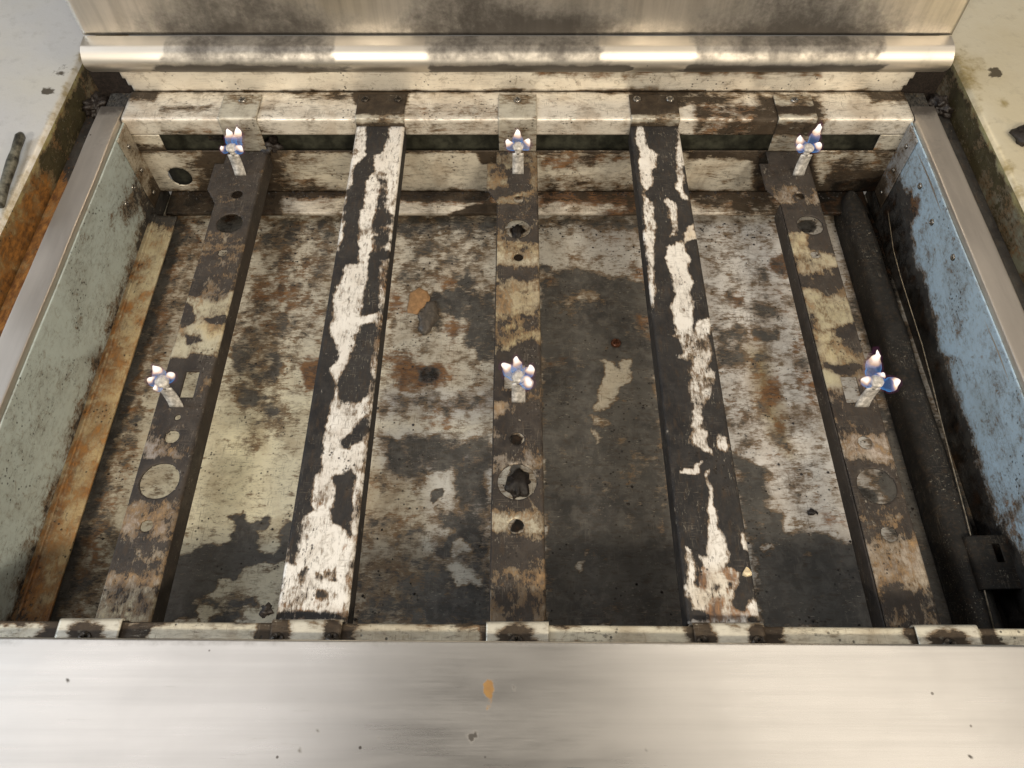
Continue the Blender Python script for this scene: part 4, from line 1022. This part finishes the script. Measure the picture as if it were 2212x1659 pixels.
def barR(W):
    W(b3([(480, 950), (900, 950), (930, 1200), (640, 1260), (520, 1210)]), .004, soot=.95, grease=.35)
    W(b3([(560, 1200), (900, 1200), (940, 1340), (660, 1330)]), .004, soot=.42, rust=.36, tint=(.38, .33, .28))
    W(b3([(650, 1330), (960, 1330), (990, 1500), (650, 1500)]), .004, soot=.95, rust=.1)
    W(b3([(690, 1490), (820, 1500), (850, 1646), (700, 1646)]), .003, soot=.10, rust=.2, tint=(.50, .42, .24))
    W(b3([(820, 1480), (1000, 1480), (1010, 1646), (850, 1646)]), .003, soot=.85)
    W(b6([(750, -20), (1030, -20), (1050, 90), (760, 90)]), .004, soot=.2, rust=.25, tint=(.50, .44, .28))
    W(b6([(780, 140), (960, 100), (1040, 60), (1060, 200), (960, 260), (860, 210), (790, 200)]), .003, soot=.72)
    W(b6([(800, 210), (880, 220), (1000, 300), (1080, 260), (1130, 450), (900, 480), (850, 420)]), .003, soot=.15, rust=.22, tint=(.50, .44, .26))
    W(b6([(1000, 480), (1140, 450), (1180, 580), (1120, 640), (1000, 600), (960, 540)]), .003, soot=.80, rust=.45)
    W(b6([(880, 500), (980, 500), (1100, 640), (1160, 700), (920, 700)]), .003, soot=.06, rust=.28, tint=(.62, .52, .28))
    W(b6([(940, 700), (1120, 710), (1120, 760), (960, 760)]), .002, soot=.85)
    W(b6([(910, 740), (970, 730), (1010, 780), (1020, 860), (940, 870)]), .002, soot=.04, rust=.15, tint=(.60, .54, .32))
    W(b6([(960, 880), (1180, 880), (1300, 1010), (1340, 1150), (1060, 1200)]), .004, soot=.70, rust=.35, tint=(.30, .24, .20))
    W(b6([(1060, 1150), (1340, 1150), (1400, 1360), (1280, 1370), (1180, 1290), (1080, 1330)]), .005, soot=.20, rust=.52, tint=(.56, .46, .38))
    W(b6([(1060, 1330), (1400, 1350), (1470, 1660), (1130, 1660)]), .006, soot=.80, rust=.20)
    W(b9([(1080, -20), (1500, -20), (1550, 220), (1180, 240)]), .008, soot=.52, rust=.42, tint=(.34, .28, .22))
    W(b9([(1190, 230), (1550, 200), (1620, 460), (1240, 460)]), .008, soot=.18, rust=.42, tint=(.42, .34, .26))
    W(b9([(1310, 480), (1400, 390), (1420, 480), (1560, 560), (1500, 640), (1330, 580)]), .003, soot=.7)
    W(b9([(1240, 620), (1640, 600), (1680, 740), (1280, 740)]), .008, soot=.42, rust=.25, tint=(.38, .33, .26))

pL1, pL2 = hit(385, 872, 2, ZB), hit(522, 375, 2, ZB)
pC1, pC2 = hit(1120, 862, 2, ZB), hit(1119, 372, 2, ZB)
pR1, pR2 = hit(1858, 872, 2, ZB), hit(1722, 375, 2, ZB)
pilot_bar(-.3035, 'leftmost perforated bar, dark with cream patches, two lit pilots', barL,
          [(pL1[0], pL1[1], [(120, .010, .0034, .9), (175, .0095, .0034, .55), (40, .008, .0030, .6), (235, .007, .0026, .3)], -.002),
           (pL2[0], pL2[1], [(100, .014, .0040, .9), (60, .016, .0040, .9), (190, .009, .0028, .5), (-10, .011, .0034, .45)], -.001)],
          [(513, 422, .006), (497, 484, .0135), (482, 548, .0048), (385, 903, .0028), (373, 945, .0063), (346, 1040, .0165), (318, 1137, .0052)],
          [(411, 832, .0062, .014)])
pilot_bar(0.0, 'middle perforated bar, yellow brown, two lit pilots, black lumps under its holes', barC,
          [(pC1[0], pC1[1], [(150, .0135, .0040, .8), (100, .0120, .0034, .95), (25, .0120, .0036, .75), (-35, .0125, .0042, .35)], .0),
           (pC2[0], pC2[1], [(170, .0105, .0036, .7), (95, .0125, .0034, .9), (15, .0105, .0038, .7)], .0)],
          [(1120, 432, .0052), (1118, 496, .0135), (1120, 558, .0050), (1117, 949, .0063), (1117, 1042, .0165), (1115, 1138, .0066), (1122, 908, .0012)],
          [(1112, 815, .0095, .013)])
pilot_bar(.3035, 'rightmost perforated bar, grey brown, two lit pilots with the tallest flames', barR,
          [(pR1[0], pR1[1], [(98, .0195, .0042, .9), (175, .0095, .0034, .45), (50, .0075, .0028, .5), (-12, .0185, .0042, .30)], .002),
           (pR2[0], pR2[1], [(150, .0115, .0034, .9), (180, .0095, .0030, .6), (55, .0175, .0038, 1.0), (0, .0100, .0034, .7)], .002)],
          [(1727, 426, .0052), (1749, 488, .0135), (1760, 552, .0048), (1868, 957, .0063), (1893, 1051, .0165), (1920, 1155, .0066)],
          [(1838, 843, .0075, .014)])

# ================================================================== GREASY DUCT, WIRE ON THE RIGHT
duct = thing('burner_duct', 'long black greasy duct lying against the blue wall, rounded at its far end', 'duct', (.385, .42, ZF))
def ductwarp(P):
    Q = P.copy()
    t = np.clip((P[:, 1] - .645) / .033, 0, 1)
    cx = .3965 + .0015 * np.sin(P[:, 1] * 23)
    k = np.sqrt(np.clip(1 - t ** 2 * .98, 0, 1)); Q[:, 0] = cx + (Q[:, 0] - cx) * (.12 + .88 * k)
    Q[:, 2] += [.0022 * mnoise.noise(Vector((p[0] * 45, p[1] * 22, 5))) + .0007 * mnoise.noise(Vector((p[0] * 180, p[1] * 180, 5))) for p in P]
    return Q
zd = -.098
prof = rounded([(.381, ZF), (.3830, zd - .005), (.3875, zd), (.4035, zd + .001), (.4095, zd - .004), (.4125, ZF)], .003, 4)
o, P = sheet('duct_shell', prof, 'y', .146, .678, .0025, M_black, duct, thick=.001, warp=ductwarp, flip=True)
W = Wear(P[:, :2], (.10, .10, .10), soot=.9, rust=.12, grease=.12); W.jitter(2, .3, 30, 3); W.jitter(1, .3, 40, 3); W.apply(o)
pts = [hit(x, y, 2, -.094) for x, y in ((1914, 412), (1920, 470), (1930, 540), (1946, 600), (1968, 670), (1992, 745), (2014, 830), (2032, 905), (2056, 1000), (2085, 1110), (2120, 1250), (2150, 1370))]
V, F = tube_mesh(pts, .0007, 8)
o = mesh_obj('ignition_wire', V, F, M_wire, None, smooth=True); o['label'] = 'thin pale wire running down the black duct beside the blue wall'; o['category'] = 'wire'
# mounting plate at the front right
pl = thing('mounting_plate', 'black plate with a keyhole slot in the front right corner of the well', 'plate', (.40, .20, -.08))
q = hit(2148, 1205, 2, -.092)
o, P = sheet('plate', rounded([(q[0] - .020, -.112), (q[0] - .018, -.093), (q[0] + .022, -.091)], .004, 4), 'y', q[1] - .028, q[1] + .020, .0015, M_black, pl, thick=.002,
             holes=[(0, 1, q[0] + .004, q[1] + .004, (.0032, .0085), (lambda P: P[:, 2] > -.0945))], flip=True)
W = Wear(P[:, :2], (.12, .12, .12), soot=.85, rust=.1, grease=.3); W.jitter(0, .3, 50, 3); W.apply(o)

# ================================================================== LOOSE BITS ON THE TRAY
def flake(name, poly, mat, label, cat, h=.004, z0=None, seed=1):
    pts = tz(poly, ZF); c = np.mean(pts, 0); z0 = ZF if z0 is None else z0
    bm = bmesh.new(); n = len(pts); rings = []
    for s, z in ((1.0, .0008), (.93, h * .7), (.6, h)):
        rings.append([bm.verts.new((c[0] + (p[0] - c[0]) * s, c[1] + (p[1] - c[1]) * s, z0 + z + (random.uniform(-.2, .2) * h if s < 1 else 0))) for p in pts])
    for i in range(2):
        for k in range(n): bm.faces.new((rings[i][k], rings[i][(k + 1) % n], rings[i + 1][(k + 1) % n], rings[i + 1][k]))
    bm.faces.new(rings[2]); bmesh.ops.subdivide_edges(bm, edges=bm.edges[:], cuts=1, use_grid_fill=True)
    bmesh.ops.recalc_face_normals(bm, faces=bm.faces[:])
    org = Vector((c[0], c[1], z0))
    for v in bm.verts: v.co = v.co - org + Vector((mnoise.noise(v.co * 300), mnoise.noise(v.co * 310 + Vector((5, 0, 0))), .5 * mnoise.noise(v.co * 320))) * .0009
    me = bpy.data.meshes.new(name); bm.to_mesh(me); bm.free(); me.materials.append(mat)
    me.polygons.foreach_set('use_smooth', [True] * len(me.polygons))
    o = bpy.data.objects.new(name, me); COL.objects.link(o); o.location = org; o['label'] = label; o['category'] = cat; return o
zz5 = lambda p: [(734.4 + x * K, 553 + y * K) for x, y in p]
flake('food_flake', zz5([(450, 240), (510, 205), (560, 230), (580, 270), (570, 330), (520, 340), (500, 380), (440, 370), (430, 340), (440, 290)]), M_flake, 'flat orange tan flake lying on the tray left of the middle bar', 'food scrap', .003)
flake('grease_lump', zz5([(560, 300), (620, 290), (640, 400), (600, 450), (580, 490), (540, 515), (500, 480), (520, 430), (500, 400), (540, 360)]), M_greyflake, 'grey brown curled scrap beside the orange flake', 'food scrap', .006)
c = hit(1118, 1050, 2, ZF); blob('charred_lump', (c[0], c[1], ZF + .004), .0095, M_char, (1.1, 1.3, .7), 'black charred lump seen through the big front hole of the middle bar', 'charred lump', 3, .8)
c = hit(1119, 505, 2, ZF); blob('charred_lump', (c[0] - .001, c[1], ZF + .003), .0065, M_char, (.8, 1.6, .6), 'black charred lump seen through the big rear hole of the middle bar', 'charred lump', 8, .7)
c = hit(1752, 1108, 2, ZF); blob('crumb', (c[0], c[1], ZF + .0015), .0032, M_char, (1.4, 1, .6), 'black crumb on the tray between the charcoal rail and the right bar', 'crumb', 5, .7, 2)
c = hit(575, 318, 2, ZB); blob('grease_clump', (c[0] + .006, c[1], ZB + .002), .009, M_char, (1, 1, .8), 'black knobbly grease clump at the back end of the left bar', 'grease', 12, 1.0)
c = hit(590, 1322, 2, ZS); blob('grease_clump', (c[0] - .004, c[1], -.004), .004, M_char, (1, 1, .8), 'small black grease clump at the front corner of the white support rail', 'grease', 12, .8)

# ================================================================== NEIGHBOURING COUNTERS
def counter_mat(name, c1, c2):
    m, nt, b = newmat(name)
    v = mapped(nt, (1, 1, 1)); n1 = noise_(nt, v, 6, 5, .55, .3); n2 = noise_(nt, v, 60, 6, .65); n3 = noise_(nt, v, 260, 4, .6)
    ma = N(nt, 'ShaderNodeAttribute', attribute_name='mask'); sp = N(nt, 'ShaderNodeSeparateColor'); nt.links.new(ma.outputs['Color'], sp.inputs[0])
    c = mix_(nt, smooth_(nt, n1, .35, .65), c1, c2)
    c = mix_(nt, smooth_(nt, n2, .5, .75, 0, .35), c, tuple(x * .55 for x in c2))
    s = math_(nt, 'ADD', sp.outputs[0], math_(nt, 'MULTIPLY', math_(nt, 'SUBTRACT', n2, .5), 1.3))
    so = smooth_(nt, s, .45, .60, 0, .9); c = mix_(nt, so, c, (.06, .045, .025))
    g = math_(nt, 'ADD', sp.outputs[1], math_(nt, 'MULTIPLY', math_(nt, 'SUBTRACT', n2, .5), 1.0))
    c = mix_(nt, smooth_(nt, g, .35, .75, 0, .85), c, mix_(nt, n3, (.20, .12, .03), (.42, .34, .12)))
    nt.links.new(c, b.inputs['Base Color']); b.inputs['Metallic'].default_value = .35
    nt.links.new(fmix(nt, n2, .30, .52), b.inputs['Roughness'])
    bm = N(nt, 'ShaderNodeBump'); bm.inputs['Strength'].default_value = .5; bm.inputs['Distance'].default_value = .001
    nt.links.new(n2, bm.inputs['Height']); nt.links.new(bm.outputs[0], b.inputs['Normal']); return m
M_cl = counter_mat('grey_greasy_counter', (.62, .62, .62), (.66, .64, .58)); M_cr = counter_mat('cream_greasy_counter', (.74, .69, .55), (.68, .61, .44))
for sgn in (-1, 1):
    rt = thing('side_counter', ('light grey counter with brown grease specks beyond the rusty left gutter' if sgn < 0 else 'cream coloured greasy counter beyond the black right gutter'), 'counter', (sgn * .6, .4, .019))
    prof = rounded([(sgn * .4885, .0145), (sgn * .492, .019), (sgn * .90, .019)], .003, 4)
    o, P = sheet('top', prof, 'y', -.05, 1.25, .006, M_cl if sgn < 0 else M_cr, rt, thick=0)
    W = Wear(P[:, :2], soot=.05, rust=.05)
    C = lambda pts: ('p', tz(pts, .019))
    W(('p', [(sgn * .485, 0), (sgn * .493, 0), (sgn * .493, 1.0), (sgn * .485, 1.0)]), .004, rust=.75)
    if sgn < 0:
        W(C([(100, 140), (170, 130), (175, 165), (120, 185), (95, 205)]), .006, soot=.44)
        W(C([(95, 195), (115, 190), (112, 205), (96, 206)]), .002, soot=.8)
    else:
        W(C([(2085, 120), (2140, 130), (2160, 190), (2190, 230), (2110, 190)]), .006, soot=.42, rust=.4)
        W(C([(2140, 145), (2165, 145), (2168, 165), (2145, 165)]), .002, soot=.75)
        W(C([(2160, 215), (2180, 215), (2180, 225), (2160, 225)]), .002, rust=.9)
        W(C([(2080, 110), (2110, 120), (2120, 190), (2090, 170)]), .006, rust=.7, soot=.4)
    W.apply(o)
    o, P = sheet('side_face', [(sgn * .4885, .0145), (sgn * .4872, -.030)], 'y', .0, .95, .003, M_face, rt, thick=0)
    W = Wear(P[:, 1:], (.34, .29, .13) if sgn < 0 else (.20, .21, .15), soot=.30, rust=.32 if sgn < 0 else .14)
    W(RB(.55, .80, -.05, .1), .05, soot=.62)
    W(RB(0, .95, .010, .02), .002, rust=.15, soot=.05, tint=(.42, .38, .16))
    if sgn < 0: W(RB(0, .60, -.05, .006), .006, rust=.85, soot=.22, tint=(.36, .24, .09))
    W.jitter(0, .25, 30, 2); W.jitter(1, .25, 30, 6); W.apply(o)

# charred handle lying on the left counter, dark lump on the right one
a, b = hit(42, 284, 2, .03), hit(6, 395, 2, .03)
d = b - a
hp = [a, a + d * .06, a + d * .35, a + d * .55, b, b + d * .35]
V, F = tube_mesh([(p[0], p[1], .027) for p in hp], [.0030, .0050, .0044, .0054, .0046, .0056], 14)
V[:, 2] = .0265 + (V[:, 2] - .0265) * .95
o = mesh_obj('tool_handle', V, F, M_stick, None, smooth=True); o['label'] = 'charred mottled black handle end lying on the grey left counter'; o['category'] = 'handle'
c = hit(2208, 300, 2, .02); blob('burnt_lump', (c[0] + .006, c[1], .022), .014, M_char, (1, 1.2, .5), 'black burnt lump on the cream counter at the right edge', 'burnt lump', 4, .5)

# loose grit and crumbs swept against the foot of walls and bars: one uncountable layer
gv, gf = [], []
def grit(x, y, z, r):
    b0 = len(gv); a0 = random.uniform(0, 6)
    for k in range(5):
        a = a0 + k * 1.2566; gv.append((x + r * math.cos(a) * random.uniform(.6, 1.3), y + r * math.sin(a) * random.uniform(.6, 1.3), z))
    gv.append((x + random.uniform(-.3, .3) * r, y, z + r * random.uniform(.5, 1.0)))
    for k in range(5): gf.append((b0 + k, b0 + (k + 1) % 5, b0 + 5))
for k in range(900):
    y = random.uniform(.16, .66); e = random.choice((-.395, -.25, -.18, -.12, .0, .12, .18, .26, .33, .36)); x = e + random.gauss(0, .022)
    grit(x, y, ZF + .0006, random.choice((.0004, .0006, .0006, .0009, .0015)))
for k in range(500): grit(random.uniform(-.40, .37), random.choice((.157, .64)) + random.gauss(0, .010), ZF + .0006, random.choice((.0005, .0008, .0014)))
for k in range(260): grit(random.uniform(-.41, .41), YB - abs(random.gauss(0, .006)) - .001, -.1045, random.choice((.0005, .0008, .0016)))
o = mesh_obj('grit', gv, gf, M_char, None); o['kind'] = 'stuff'; o['label'] = 'fine black crumbs and grit scattered over the tray'; o['category'] = 'grit'
